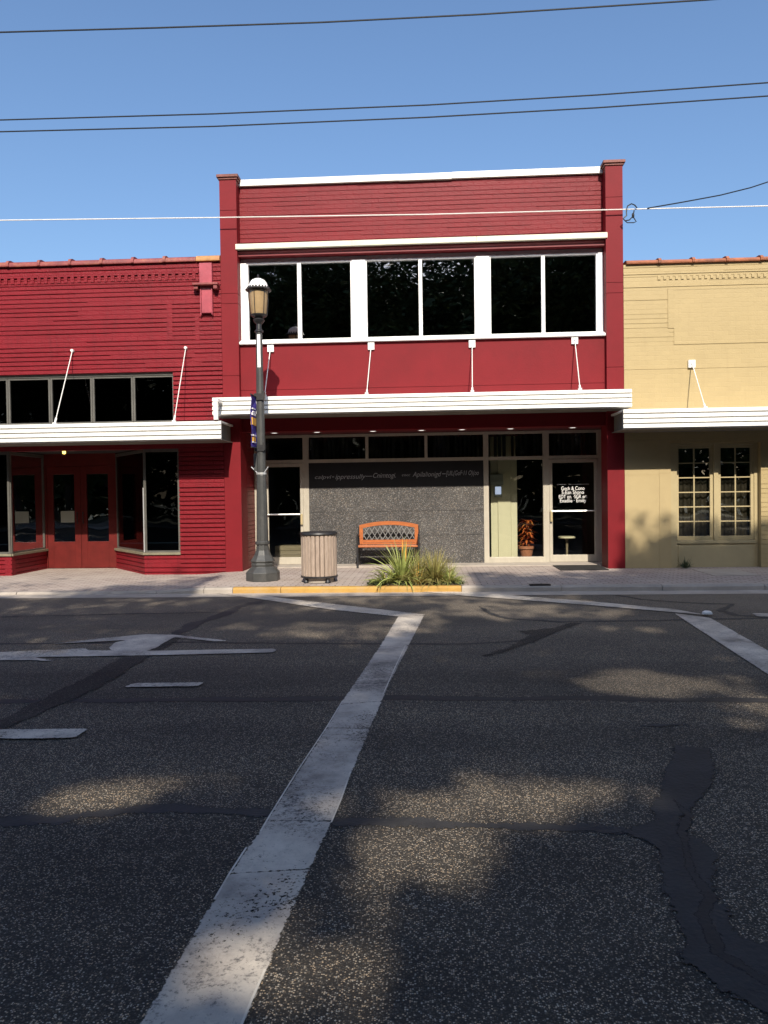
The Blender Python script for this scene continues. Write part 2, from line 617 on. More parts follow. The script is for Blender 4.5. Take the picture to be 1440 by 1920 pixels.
def struct(name, mb, mat, smooth=False):
    o = obj(name, mb, mat, None, smooth)
    o['kind'] = 'structure'
    return o


def flat(poly, z, jit=0, step=.12):
    """a level sheet; its rim is broken up slightly so that it does not look cut with a ruler"""
    pts = []
    n = len(poly)
    for i in range(n):
        a, b = Vector(poly[i]), Vector(poly[(i + 1) % n])
        k = max(1, int((b - a).length / step)) if jit else 1
        for q in range(k):
            p = a.lerp(b, q / k)
            if jit:
                p = p + Vector((rnd.uniform(-jit, jit), rnd.uniform(-jit, jit)))
            pts.append((p.x, p.y, z))
    tris = geometry.tessellate_polygon([[Vector(p) for p in pts]])
    return MB().add(pts, tris)


def courses(mb, x0, x1, z0, z1, y, c=.085, gw=.02, gd=.02, fade=.1, back=.22, seg=1.6, seed=1):
    """brickwork with its level joints raked out: a mortar slab with a proud strip for every course"""
    r = random.Random(seed)
    mb.box(x0, x1, y + gd, y + back, z0, z1)
    k = math.floor(z0 / c)
    while k * c < z1 - .005:
        x = x0
        while x < x1 - 1e-4:
            xe = min(x1, x + seg * r.uniform(.6, 1.5))
            if x1 - xe < .3:
                xe = x1
            g = gw * r.uniform(.7, 1.1) if r.random() > fade else gw * .15
            za = max(z0, k * c + r.uniform(-.001, .001))
            zb = min(z1, (k + 1) * c - g)
            if zb > za + .004:
                yy = y + r.uniform(-.0015, .0015)
                mb.add([(x, yy, za), (xe, yy, za), (xe, yy, zb), (x, yy, zb), (x, y + gd, za), (xe, y + gd, za), (xe, y + gd, zb), (x, y + gd, zb)],
                       [(0, 1, 2, 3), (3, 2, 6, 7), (0, 4, 5, 1), (0, 3, 7, 4), (1, 5, 6, 2)])
            x = xe
        k += 1
    return mb


def text_mesh(body, size, loc, mat, parent, shear=0, width=None, spacing=1.0, align='CENTER', thick=.0):
    cu = bpy.data.curves.new('lettering', 'FONT')
    cu.body = body
    cu.size = size
    cu.shear = shear
    cu.space_character = spacing
    cu.align_x = align
    cu.align_y = 'CENTER'
    cu.offset = thick
    cu.extrude = .002
    o = bpy.data.objects.new('lettering', cu)
    COL.objects.link(o)
    bpy.context.view_layer.update()
    me = bpy.data.meshes.new_from_object(o.evaluated_get(bpy.context.evaluated_depsgraph_get()))
    COL.objects.unlink(o)
    bpy.data.objects.remove(o)
    vs = np.array([v.co for v in me.vertices])
    if width:
        vs[:, 0] *= width / max(1e-6, np.ptp(vs[:, 0]))
    mb = MB()
    mb.add([(loc[0] + v[0], loc[1] - v[2], loc[2] + v[1]) for v in vs], [tuple(p.vertices) for p in me.polygons])
    return mb


def join(*mbs):
    o = MB()
    for q in mbs:
        o.add(q.v, q.f)
    return o


YF = 14.45                                     # the street front of all three buildings
RZ = -.10                                      # road surface
# ------------------------------------------------------------------ ground, road, kerb, pavement
gr = MB()
gr.box(-300, 300, -300, 300, -.6, RZ - .03)
struct('ground', gr, 'road_ground')
rd = MB().quad((-70, -9.4, RZ), (70, -9.4, RZ), (70, 12.2, RZ), (-70, 12.2, RZ))
struct('road', rd, 'asphalt')
pv = MB().box(-70, 70, -16, -9.4, -.3, .02)
struct('far_pavement', pv, 'concrete')

KY = 11.88


def walk_z(x, y):
    t = min(1, max(0, (-3.55 - x) / .9))
    z = -.05 * t * t * (3 - 2 * t)
    return z - .012 * max(0, min(1, (12.9 - y) / .9))


xs = [-40, -20, -12, -9] + [-8 + .2 * i for i in range(26)] + [-2.6, -1, 1, 3, 5, 8, 12, 20, 40]
ys = [KY + .15, 12.3, 12.6, 12.9, 13.4, 14, 14.5, 15, 15.7, 16.2]
pm = MB()
pm.add([(x, y, walk_z(x, y)) for y in ys for x in xs],
       [(j * len(xs) + i, j * len(xs) + i + 1, (j + 1) * len(xs) + i + 1, (j + 1) * len(xs) + i) for j in range(len(ys) - 1) for i in range(len(xs) - 1)])
struct('pavement', pm, 'pavers')


def kerb(x0, x1, mat, name):
    mb = MB()
    x = x0
    while x < x1 - .01:
        xe = min(x1, x + (.76 if -6 < x < -3 else 1.52))
        d = rnd.uniform(-.006, .006)
        ends = []
        for xq in (x + .004, xe - .004):
            zt = walk_z(xq, KY) + .004
            ends.append([(xq, yq, zq) for yq, zq in ((KY + d, RZ - .1), (KY + d + .012, zt - .03), (KY + .035 + d, zt), (KY + .152, zt), (KY + .152, RZ - .1))])
        mb.add(ends[0] + ends[1], [(q, (q + 1) % 5, 5 + (q + 1) % 5, 5 + q) for q in range(5)] + [(4, 3, 2, 1, 0), (5, 6, 7, 8, 9)])
        x = xe
    struct(name, mb, mat)


KX0, KX1 = -3.06, .52
kerb(-40, KX0, 'concrete', 'kerb')
kerb(KX0, KX1, 'yellow_paint', 'yellow_kerb')
kerb(KX1, 40, 'concrete', 'kerb')
# smooth concrete strip along the shop fronts and bare slabs let into the paving
sb = MB().box(-3.5, 3.5, 15.05, 15.7, -.02, .025)
struct('doorstep', sb, 'concrete')
a = G(1290, 1072, 0); b_ = G(1345, 1086, 0)
sl_ = MB().box(4.75, 5.5, 13.0, 14.1, -.03, .006)
struct('pavement_slab', sl_, 'concrete')
gt = MB().quad((-40, KY - .42, RZ + .004), (40, KY - .42, RZ + .004), (40, KY + .02, RZ + .004), (-40, KY + .02, RZ + .004))
struct('gutter', gt, 'concrete')

# road markings, seams and patches
lift = [RZ + .0012]


def zlift():
    lift[0] += .0003
    return lift[0]


def rim_mesh(name, verts, faces, edge, mat):
    """a thin sheet on the road; 'edge' is each vertex's distance inside its rim (m), which the paint or tar uses to wear away unevenly"""
    me = bpy.data.meshes.new(name)
    me.from_pydata(verts, [], faces)
    at = me.attributes.new('edge', 'FLOAT', 'POINT')
    at.data.foreach_set('value', edge)
    me.materials.append(MATS[mat])
    o = bpy.data.objects.new(name, me)
    COL.objects.link(o)
    o['kind'] = 'structure'
    return o


def sheet(name, poly, mat, cell=.04, margin=.07):
    P = np.array([(p[0], p[1]) for p in poly], float)
    lo, hi = P.min(0) - margin, P.max(0) + margin
    lo, hi = np.maximum(lo, (-24, -3)), np.minimum(hi, (24, 12))
    nx, ny = (np.ceil((hi - lo) / cell)).astype(int) + 1
    X, Y = np.meshgrid(lo[0] + np.arange(nx) * cell, lo[1] + np.arange(ny) * cell)
    D = np.full(X.shape, 1e9)
    I = np.zeros(X.shape, bool)
    for a, b in zip(P, np.roll(P, -1, 0)):
        d = b - a
        t = np.clip(((X - a[0]) * d[0] + (Y - a[1]) * d[1]) / max(1e-9, d @ d), 0, 1)
        D = np.minimum(D, np.hypot(X - a[0] - t * d[0], Y - a[1] - t * d[1]))
        if a[1] != b[1]:
            I ^= ((a[1] > Y) != (b[1] > Y)) & (X < (b[0] - a[0]) * (Y - a[1]) / (b[1] - a[1]) + a[0])
    D = np.where(I, D, -D)
    ok = D > -margin
    cells = ok[:-1, :-1] | ok[1:, :-1] | ok[:-1, 1:] | ok[1:, 1:]
    jj, ii = np.nonzero(cells)
    F4 = np.stack([jj * nx + ii, jj * nx + ii + 1, (jj + 1) * nx + ii + 1, (jj + 1) * nx + ii], 1)
    used, inv = np.unique(F4, return_inverse=True)
    z = zlift()
    V = np.stack([X.ravel()[used], Y.ravel()[used], np.full(len(used), z)], 1)
    return rim_mesh(name, V.tolist(), inv.reshape(-1, 4).tolist(), D.ravel()[used], mat)


def road_poly(name, pts, mat, off=None, cell=.04):
    sx, sy, k = off or (0, 0, 1)
    return sheet(name, [G(sx + x / k, sy + y / k, RZ) for x, y in pts], mat, cell)


def seam(pts, width, jit=.02, mat='tar'):
    """a line of tar poured along a crack, uneven in width"""
    P2 = [Vector(G(x, y, RZ)) for x, y in pts]
    dense = []
    for i in range(len(P2) - 1):
        k = max(2, int((P2[i + 1] - P2[i]).length / .2))
        dense += [P2[i].lerp(P2[i + 1], q / k) for q in range(k)]
    dense.append(P2[-1])
    z = zlift()
    vs, ed, fs = [], [], []
    for i, p in enumerate(dense):
        d = (dense[min(i + 1, len(dense) - 1)] - dense[max(0, i - 1)]).normalized()
        nrm = Vector((-d.y, d.x))
        wd = width * (.6 + .5 * rnd.random()) / 2
        if i in (0, len(dense) - 1):
            wd *= .3
        p = p + nrm * rnd.uniform(-jit, jit)
        for o_, e in ((-wd - .05, -.05), (-wd, 0), (0, wd), (wd, 0), (wd + .05, -.05)):
            q = p + nrm * o_
            vs.append((q.x, q.y, z))
            ed.append(e)
        if i:
            fs += [((i - 1) * 5 + q, (i - 1) * 5 + q + 1, i * 5 + q + 1, i * 5 + q) for q in range(4)]
    return rim_mesh('tar_seam', vs, fs, ed, mat)


seam([(-400, 1210), (0, 1207), (300, 1204), (720, 1208), (880, 1207), (1000, 1200)], .07, .02, 'tar_fresh')
seam([(-300, 1316), (0, 1315), (400, 1312), (720, 1309), (1100, 1310), (1440, 1314), (1700, 1316)], .13, .02, 'tar_fresh')
seam([(-200, 1560), (0, 1541), (110, 1537), (200, 1524), (330, 1514), (500, 1526), (640, 1541), (850, 1545), (1100, 1552), (1230, 1560)], .10, .015)
seam([(-200, 1160), (0, 1157), (210, 1152), (420, 1148)], .06)
seam([(495, 1126), (450, 1138), (420, 1152), (370, 1168), (325, 1192)], .17)
seam([(900, 1137), (912, 1147), (950, 1160), (1045, 1166), (1200, 1164), (1440, 1159), (1600, 1156)], .08)
seam([(1130, 1111), (1200, 1124), (1300, 1131), (1372, 1133), (1352, 1145), (1380, 1154), (1440, 1158)], .09)
seam([(1180, 1360), (1290, 1358)], .06)
road_poly('tar_patch', [(500, 248), (640, 236), (700, 216), (735, 218), (650, 250), (560, 285), (480, 318), (380, 345), (372, 338), (470, 308), (550, 262)], 'tar_stain', (720, 1060, 2))
road_poly('tar_patch', [(650, 262), (700, 262), (560, 345), (420, 430), (330, 480), (180, 545), (0, 620), (-200, 640), (0, 590), (180, 490), (330, 420), (470, 340), (560, 310)], 'tar_stain', (0, 1060, 2))
road_poly('tar_patch', [(1100, 0), (1230, 0), (1245, 110), (1195, 200), (1110, 290), (1160, 340), (1235, 390), (1245, 480), (1235, 560), (1285, 620), (1335, 710), (1440, 740), (1640, 760),
                        (1700, 1060), (1440, 1010), (1280, 940), (1200, 845), (1120, 800), (1090, 640), (1045, 480), (1030, 400), (960, 345), (870, 325), (930, 310), (1000, 270), (1040, 120)], 'tar', (720, 1400, 2))
seam([(1275, 1500), (1285, 1560), (1300, 1600), (1312, 1680), (1345, 1760), (1400, 1820), (1480, 1850)], .05, .04, 'tar_fresh')

stripe = [(200, 2030), (268, 1920), (350, 1776), (430, 1642), (505, 1535), (560, 1446), (610, 1370), (642, 1318), (690, 1245), (725, 1195), (748, 1155),
          (795, 1155), (768, 1210), (745, 1250), (720, 1306), (690, 1375), (660, 1442), (618, 1550), (580, 1632), (540, 1722), (496, 1822), (455, 1920), (410, 2030)]
# the long stripe lies in lengths with hair cracks between them, as laid thermoplastic does
cuts = [(200, 2030, 410, 2030), (432, 1640, 580, 1632), (502, 1540, 622, 1542), (613, 1366, 693, 1368), (638, 1322, 716, 1316), (664, 1284, 731, 1281), (712, 1214, 766, 1212), (748, 1155, 795, 1155)]
for i in range(len(cuts) - 1):
    a, b_ = cuts[i], cuts[i + 1]
    P4 = [Vector(G(a[0], a[1], RZ)), Vector(G(a[2], a[3], RZ)), Vector(G(b_[2], b_[3], RZ)), Vector(G(b_[0], b_[1], RZ))]
    g = .002 / max(.05, (P4[3] - P4[0]).length)
    sheet('road_stripe', [P4[0].lerp(P4[3], g), P4[1].lerp(P4[2], g), P4[2].lerp(P4[1], g), P4[3].lerp(P4[0], g)], 'road_paint', .03)
for pts in ([(642, 1316), (612, 1366), (560, 1444), (505, 1533), (488, 1562)], [(462, 1592), (432, 1638), (402, 1690)], [(657, 1450), (640, 1500), (621, 1545)], [(760, 1212), (742, 1250), (718, 1304)], [(497, 1822), (470, 1884), (452, 1928)]):
    P2 = [Vector(G(x, y, RZ)) for x, y in pts]
    z = zlift()
    q = MB()
    q.add([(p.x - .004, p.y, z) for p in P2] + [(p.x + .004, p.y, z) for p in P2], [(i, i + 1, len(P2) + i + 1, len(P2) + i) for i in range(len(P2) - 1)])
    struct('stripe_edge', q, 'edge_paint')
road_poly('road_stripe', [(400, 1113), (440, 1115), (500, 1119), (620, 1133), (752, 1148), (800, 1154), (745, 1157), (620, 1144), (500, 1126)], 'road_paint')
A0, A1, A2 = (Vector(G(*q, RZ)) for q in ((1264, 1151), (1440, 1266), (1332, 1160)))
dv = (A1 - A0).normalized()
nv = Vector((-dv.y, dv.x))
wv = nv * (A2 - A0).dot(nv)
sheet('road_stripe', [A0, A0 + dv * 9.5, A0 + dv * 9.5 + wv, A0 + dv * ((A2 - A0).dot(dv)) + wv], 'road_paint')
road_poly('road_stripe', [(760, 1108), (870, 1111), (1100, 1128), (1262, 1143), (1330, 1155), (1262, 1149), (1100, 1135), (870, 1118)], 'road_paint')
road_poly('road_stripe', [(1410, 1151), (1600, 1154), (1600, 1161), (1420, 1157)], 'road_paint')
road_poly('turn_arrow', [(-400, 338), (0, 329), (320, 314), (330, 322), (560, 324), (1025, 316), (1037, 322), (1025, 330), (610, 340), (220, 346), (120, 347), (215, 364), (120, 359), (-400, 360)], 'road_paint', (0, 1060, 2))
road_poly('turn_arrow', [(185, 299), (380, 277), (540, 262), (650, 263), (870, 287), (800, 288), (655, 272), (610, 296), (590, 310), (520, 336), (420, 324), (408, 312), (432, 292), (480, 283)], 'road_paint', (0, 1060, 2))
road_poly('lane_dash', [(468, 461), (500, 446), (765, 443), (742, 457)], 'road_paint', (0, 1060, 2))
road_poly('lane_dash', [(-200, 626), (0, 621), (330, 618), (282, 652), (60, 656), (-200, 650)], 'road_paint', (0, 1060, 2))
x, y = G(1326, 1155, RZ)
rm = MB().lathe([(.06, RZ + .028), (.055, RZ + .05), (.035, RZ + .062), (.012, RZ + .064)], 16, x, y)
tag(obj('road_stud', rm, 'white_metal', None, True), 'round white raised road stud where the right stripe bends', 'road stud')


# ------------------------------------------------------------------ shared building pieces
def canopy(root, x0, x1, z0, z1, yf, yb, mat='white_metal'):
    n = 4
    h = (z1 - z0) / n
    prof = [(yb, z1)]
    for i in range(n):
        zt = z1 - i * h
        prof += [(yf + .03, zt), (yf + .004, zt - .003), (yf - .006, zt - h + .021), (yf + .03, zt - h + .016)]
    prof += [(yf + .022, z0), (yf + .045, z0), (yf + .045, z1 - .03), (yb, z1 - .03)]
    o = obj('canopy', MB().extrude_x(prof, x0, x1), mat, root)
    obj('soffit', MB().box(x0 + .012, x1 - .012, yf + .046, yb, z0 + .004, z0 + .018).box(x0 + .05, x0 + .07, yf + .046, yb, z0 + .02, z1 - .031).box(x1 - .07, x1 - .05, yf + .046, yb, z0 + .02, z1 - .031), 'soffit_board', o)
    return o


def tie_rod(cn, top, bot, plate=True, mat='white_metal'):
    mb = MB().tube([top, bot], .0085, 6)
    # turnbuckle and end eyes
    a, b_ = Vector(top), Vector(bot)
    mb.tube([a.lerp(b_, .93), a.lerp(b_, 1.0)], .018, 8)
    mb.box(bot[0] - .03, bot[0] + .03, bot[1] - .03, bot[1] + .03, bot[2] - .03, bot[2] + .015)
    o = obj('tie_rod', mb, mat, cn)
    pm_ = MB()
    if plate:
        pm_.box(top[0] - .06, top[0] + .06, top[1], top[1] + .045, top[2] - .075, top[2] + .06)
        pm_.lathe([(.018, 0), (.012, .03)], 8)
        k = len(pm_.v) - 16
        for i in range(k, len(pm_.v)):
            vx, vy, vz = pm_.v[i]
            pm_.v[i] = (top[0] + vx, top[1] - vz, top[2] + vy)
        obj('wall_plate', pm_, 'white_frame', cn)
    else:
        pm_.tube([(top[0], top[1] + .04, top[2]), (top[0], top[1] - .03, top[2])], .028, 8)
        obj('wall_plate', pm_, mat, cn)
    return o


def glazing(root, name, x0, x1, z0, z1, y, fr, mat_f, mat_g, label=None, mull=(), depth=.06, bars=None):
    """a window: its frame, then one pane to each light"""
    mb = MB()
    mb.box(x0, x0 + fr, y, y + depth, z0, z1)
    mb.box(x1 - fr, x1, y, y + depth, z0, z1)
    mb.box(x0 + fr, x1 - fr, y, y + depth, z1 - fr, z1)
    mb.box(x0 + fr, x1 - fr, y, y + depth, z0, z0 + fr)
    cuts_ = [x0 + fr]
    for a, b_ in mull:
        mb.box(a, b_, y + .002, y + depth, z0 + fr, z1 - fr)
        cuts_ += [a, b_]
    cuts_.append(x1 - fr)
    o = obj(name, mb, mat_f, root, bevel=.003)
    for i in range(0, len(cuts_), 2):
        a, b_ = cuts_[i], cuts_[i + 1]
        yy = y + depth * .6
        obj('pane', MB().quad((a, yy, z0 + fr), (b_, yy, z0 + fr), (b_, yy, z1 - fr), (a, yy, z1 - fr)), mat_g, o)
    return o


def coping_tiles(mb, x0, x1, xj, y, z0, z1, step=.605, dirn=1):
    """half-round clay coping along x, with a raised collar at each joint"""
    rz_ = (z1 - z0)
    prof = [(y - .05, z0), (y - .055, z0 + .25 * rz_), (y - .03, z0 + .7 * rz_), (y + .04, z0 + .95 * rz_), (y + .12, z1), (y + .2, z0 + .95 * rz_), (y + .27, z0 + .7 * rz_), (y + .3, z0)]
    big = [(yy + (-.022 if yy < y + .1 else .022), zz_ + (.022 if zz_ > z0 + .01 else 0)) for yy, zz_ in prof]
    x = xj
    joints = []
    while x > x0:
        x -= step
    while x < x1:
        a, b_ = max(x0, x), min(x1, x + step)
        if b_ - a > .08:
            d = rnd.uniform(-.006, .006)
            mb.extrude_x([(p, q + d) for p, q in prof], a + .004, b_ - .004)
        x += step
        if x0 + .05 < x < x1 - .05:
            joints.append(x)
            mb.extrude_x([(p, q + .002) for p, q in big], x - .03, x + .022)
    return joints


# ------------------------------------------------------------------ the two-storey red building
B = thing('red_shop_building', 'two storey maroon red shop with white window band and white canopy', 'building', (0, YF, 0))
XL, XR = -3.84, 3.655
sh = MB()
sh.box(XL, XL + .14, 14.96, 26, 0, 7.2)
sh.box(XR - .14, XR, 14.96, 26, 0, 7.2)
sh.box(XL, XR, 26, 26.2, 0, 7.2)
obj('wall', sh, 'red_stucco', B)
ins = MB()
ins.box(XL + .142, XR - .142, 15.7, 25.99, -.05, -.012)          # floor
ins.box(XL + .142, XR - .142, 15.72, 25.99, 2.72, 3.25)         # upper floor
ins.box(XL + .142, XR - .142, 14.98, 25.99, 6.95, 7.1)          # roof
ins.box(XL + .142, XL + .16, 15.72, 25.99, -.01, 2.715)
ins.box(XR - .16, XR - .142, 15.72, 25.99, -.01, 2.715)
ins.box(XL + .142, XL + .16, 15.0, 25.99, 3.26, 6.94)
ins.box(XR - .16, XR - .142, 15.0, 25.99, 3.26, 6.94)
ins.box(XL + .165, XR - .165, 21.5, 21.6, 0, 2.715)
ins.box(XL + .165, XR - .165, 20.0, 20.1, 3.26, 6.94)
obj('interior', ins, 'dark_room', B)

# pilasters: stacked lifts with a scored line between, and a clay cap
for x0, x1 in ((XL, -3.52), (3.345, XR)):
    mb = MB()
    lv = [-.12, 3.72, 5.08, 5.27, 6.83, 7.40]
    for za, zb in zip(lv[:-1], lv[1:]):
        mb.box(x0, x1, YF, 14.955, za + .004, zb - .004)
    mb.box(x0 + .012, x1 - .012, YF + .012, 14.94, -.1, 7.39)
    pl = obj('pilaster', mb, 'red_stucco', B)
    cp = MB()
    cp.box(x0 - .02, x1 + .02, YF - .02, 14.97, 7.405, 7.44)
    cp.box(x0 - .045, x1 + .045, YF - .045, 14.99, 7.442, 7.495)
    obj('cap', cp, 'cap_tile', pl, bevel=.006)
# parapet, coping, cornice
obj('parapet', courses(MB(), -3.518, 3.343, 6.2, 7.355, 14.70, gw=.009, gd=.01, fade=.3, seg=1.1, seed=5), 'red_brick', B)
cm = MB()
for a, b_, d in ((-3.518, -.45, 0), (-.448, .55, -.006), (.552, 3.343, .004)):
    cm.box(a, b_, 14.645 + d, 14.95, 7.355 + d, 7.475 + d)
obj('coping', cm, 'white_metal', B, bevel=.004)
cn = MB()
for a, b_ in ((-3.545, -1.34), (-1.336, .98), (.984, 3.37)):
    cn.extrude_x([(14.425, 6.09), (14.425, 6.175), (14.44, 6.19), (14.70, 6.20), (14.70, 6.09)], a, b_)
obj('cornice', cn, 'cream_ledge', B)
lm = MB()
lm.extrude_x([(14.50, 6.088), (14.50, 6.05), (14.535, 6.03), (14.535, 5.985), (14.92, 5.985), (14.92, 6.088)], -3.518, 3.343)
obj('lintel', lm, 'red_trim', B)
obj('window_head', MB().box(-3.518, 3.343, 14.72, 14.9, 5.9, 5.984), 'white_frame', B)
# spandrel
sp_ = MB()
sp_.box(-3.518, 3.343, 14.57, 14.9, 3.455, 4.315)
sp_.box(-3.518, 3.343, 14.57, 14.9, 2.66, 3.447)
sp_.box(-3.51, 3.33, 14.578, 14.89, 2.67, 4.30)
obj('spandrel', sp_, 'red_stucco', B)
sm = MB()
sm.box(-3.545, 3.39, 14.50, 14.92, 4.317, 4.365)
sm.box(-3.518, 3.343, 14.575, 14.92, 4.366, 4.40)
obj('sill', sm, 'white_frame', B, bevel=.004)
# window band
WY = 14.68
for a, b_ in ((-3.516, -3.40), (-1.372, -1.118), (.975, 1.225), (3.245, 3.341)):
    obj('window_post', MB().box(a, b_, WY - .02, 14.86, 4.402, 5.898), 'white_frame', B, bevel=.004)
for x0, x1, a, b_ in ((-3.398, -1.374, -2.424, -2.35), (-1.116, .973, -.106, -.038), (1.227, 3.243, 2.200, 2.266)):
    glazing(B, 'upper_window', x0, x1, 4.402, 5.898, WY, .028, 'white_frame', 'window_glass', mull=[(a, b_)], depth=.08)

# canopy with its rods
can = canopy(B, -3.88, 3.64, 2.905, 3.235, 13.85, 14.565)
obj('flashing', MB().extrude_x([(14.3, 3.236), (14.3, 3.25), (14.44, 3.285), (14.448, 3.236)], -3.83, -3.5), 'white_metal', can)
for xt, zt, xb in ((-2.93, 4.245, -2.93), (-1.014, 4.24, -1.063), (.882, 4.235, .839), (2.782, 4.255, 2.749)):
    tie_rod(can, (xt, 14.53, zt), (xb, 13.92, 3.26))
ds = MB().box(-3.775, -3.70, 13.545, 13.62, 2.80, 3.16)
ds.box(-3.79, -3.685, 13.54, 13.84, 3.12, 3.18)
obj('downspout', ds, 'white_metal', can, bevel=.004)
# recess
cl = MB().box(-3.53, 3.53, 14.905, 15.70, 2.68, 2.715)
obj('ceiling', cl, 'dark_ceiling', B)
sw = courses(MB(), 0, .70, -.05, 2.67, 0, gw=.012, gd=.012, seg=.5, back=.15, seed=9)
sw.v = [(-3.53 - vy, 14.957 + vx, vz) for vx, vy, vz in sw.v]
obj('side_wall', sw, 'red_brick', B)
obj('side_wall', MB().box(3.53, 3.6, 14.957, 15.66, -.05, 2.67), 'red_stucco', B)
for px in (511, 592, 698, 790, 867, 959, 1077):
    x = F(px, 808, 14.93)[0]
    d = obj('downlight', MB().lathe([(.085, 2.672), (.085, 2.679), (.06, 2.679), (.06, 2.672)], 20, x, 15.1, cap=False), 'bright_metal', B)
    obj('bulb', MB().lathe([(.0, 2.668), (.058, 2.674)], 20, x, 15.1, cap=False), 'downlight', d)

# aluminium shop front
SY = 15.6
fm = MB()
for a, b_, za, zb in ((-3.455, -3.30, .025, 2.67), (-2.52, -2.402, .025, 2.67), (-1.235, -1.175, 2.165, 2.615), (-.035, .025, 2.165, 2.615), (1.147, 1.25, .025, 2.67), (2.335, 2.455, .025, 2.67), (3.41, 3.528, .025, 2.67)):
    fm.box(a, b_, SY, SY + .1, za, zb)
for a, b_ in ((-3.30, -2.52), (-2.402, 1.147), (1.25, 2.335), (2.455, 3.41)):
    fm.box(a, b_, SY + .004, SY + .1, 2.095, 2.163)
    fm.box(a, b_, SY + .004, SY + .1, 2.617, 2.67)
fm.box(1.25, 2.335, SY - .01, SY + .1, .025, .135)
fm.box(-3.528, -3.457, SY + .02, SY + .1, .025, 2.67)
obj('shopfront_frame', fm, 'aluminium', B, bevel=.003)
for i, (a, b_) in enumerate(((-3.30, -2.52), (-2.402, -1.235), (-1.175, -.035), (.025, 1.147), (1.25, 2.335), (2.455, 3.41))):
    tw = obj('transom_window', MB().quad((a, SY + .06, 2.163), (b_, SY + .06, 2.163), (b_, SY + .06, 2.617), (a, SY + .06, 2.617)), 'shop_glass', B)
    if i:
        bl = MB()
        x = a + .03
        while x < b_ - .06:
            if rnd.random() > .12:
                t_ = rnd.uniform(.3, .9)
                bl.add([(x, SY + .16, 2.10), (x + .075 * math.cos(t_), SY + .16 + .075 * math.sin(t_), 2.10), (x + .075 * math.cos(t_), SY + .16 + .075 * math.sin(t_), 2.66), (x, SY + .16, 2.66)], [(0, 1, 2, 3)])
            x += .088
        obj('blind', bl, 'blind_slat', tw)
# stone panel and sign
st = MB()
st.box(-2.40, 1.145, SY + .012, SY + .12, .02, .592)
st.box(-2.40, 1.145, SY + .012, SY + .12, .598, 1.085)
st.box(-2.40, 1.145, SY + .012, SY + .12, 1.091, 1.585)
st.box(-2.40, 1.145, SY + .02, SY + .11, .02, 1.58)
obj('stone_panel', st, 'stone_panel', B)
sg = obj('sign_panel', MB().box(-2.40, 1.145, SY + .008, SY + .1, 1.587, 2.093), 'black_sign', B)
tm = join(text_mesh('calpvi', .105, (-2.12, SY + .005, 1.80), None, B, .25, .34), text_mesh('ippressully', .135, (-1.56, SY + .005, 1.80), None, B, .3, .62),
          text_mesh('Cnimtogi.', .14, (-.86, SY + .005, 1.815), None, B, .3, .46), text_mesh('cocc', .075, (-.42, SY + .005, 1.82), None, B, .25, .17),
          text_mesh('Apilalionigd', .14, (.0, SY + .005, 1.825), None, B, .3, .58), text_mesh('[UlL(GoF·11 O)(oo', .135, (.72, SY + .005, 1.84), None, B, .25, .66))
tm.box(-1.92, -1.88, SY + .003, SY + .006, 1.795, 1.81)
tm.box(-1.235, -1.10, SY + .003, SY + .006, 1.80, 1.812)
tm.box(.315, .385, SY + .003, SY + .006, 1.825, 1.84)
obj('lettering', tm, 'soft_letter', sg)


# doors
def shop_door(x0, x1, hinge, label, text):
    z0, z1 = .03, 2.09
    mb = MB()
    mb.box(x0, x0 + .06, SY - .005, SY + .05, z0, z1)
    mb.box(x1 - .06, x1, SY - .005, SY + .05, z0, z1)
    mb.box(x0 + .06, x1 - .06, SY - .004, SY + .05, z1 - .07, z1)
    mb.box(x0 + .06, x1 - .06, SY - .004, SY + .05, z0, z0 + .14)
    d = obj('door', mb, 'aluminium', B, bevel=.003)
    d['label'] = label
    obj('pane', MB().quad((x0 + .06, SY + .025, z0 + .14), (x1 - .06, SY + .025, z0 + .14), (x1 - .06, SY + .025, z1 - .07), (x0 + .06, SY + .025, z1 - .07)), 'shop_glass', d)
    pb = MB().tube([(x0 + .04, SY - .05, 1.05), (x1 - .06, SY - .05, 1.05)], .017, 8)
    for xx in (x0 + .06, x1 - .08):
        pb.tube([(xx, SY - .05, 1.05), (xx, SY + .01, 1.05)], .014, 6)
    obj('push_bar', pb, 'bright_metal', d, True)
    hx = x1 - .03 if hinge == 'l' else x0 + .03
    hd = MB().box(hx - .022, hx + .022, SY - .06, SY - .035, .84, 1.06)
    hd.box(hx - .012, hx + .012, SY - .036, SY - .003, .86, .89)
    hd.box(hx - .012, hx + .012, SY - .036, SY - .003, 1.01, 1.04)
    obj('handle', hd, 'cream_frame', d, bevel=.003)
    if text:
        cx = 2.925
        tm_ = join(text_mesh('Gock & Cono', .105, (cx, SY + .016, 1.50), None, d, 0, .46, thick=.0004), text_mesh('S-Ezn Shono', .105, (cx, SY + .016, 1.42), None, d, 0, .44, thick=.0004),
                   text_mesh('EDT on. ·SGR ert', .105, (cx, SY + .016, 1.335), None, d, 0, .56, thick=.0004), text_mesh('Exadlie · Emity', .105, (cx, SY + .016, 1.255), None, d, 0, .52, thick=.0004))
        tm_.box(2.61, 2.80, SY + .012, SY + .016, 1.578, 1.588)
        tm_.box(2.83, 3.24, SY + .012, SY + .016, 1.581, 1.587)
        obj('lettering', tm_, 'white_letter', d)


shop_door(-3.298, -2.522, 'l', 'left glass door with no writing', False)
shop_door(2.457, 3.408, 'r', 'right glass door with white opening hours lettering', True)
dw = obj('display_window', MB().quad((1.25, SY + .05, .135), (2.335, SY + .05, .135), (2.335, SY + .05, 2.095), (1.25, SY + .05, 2.095)), 'shop_glass', B)

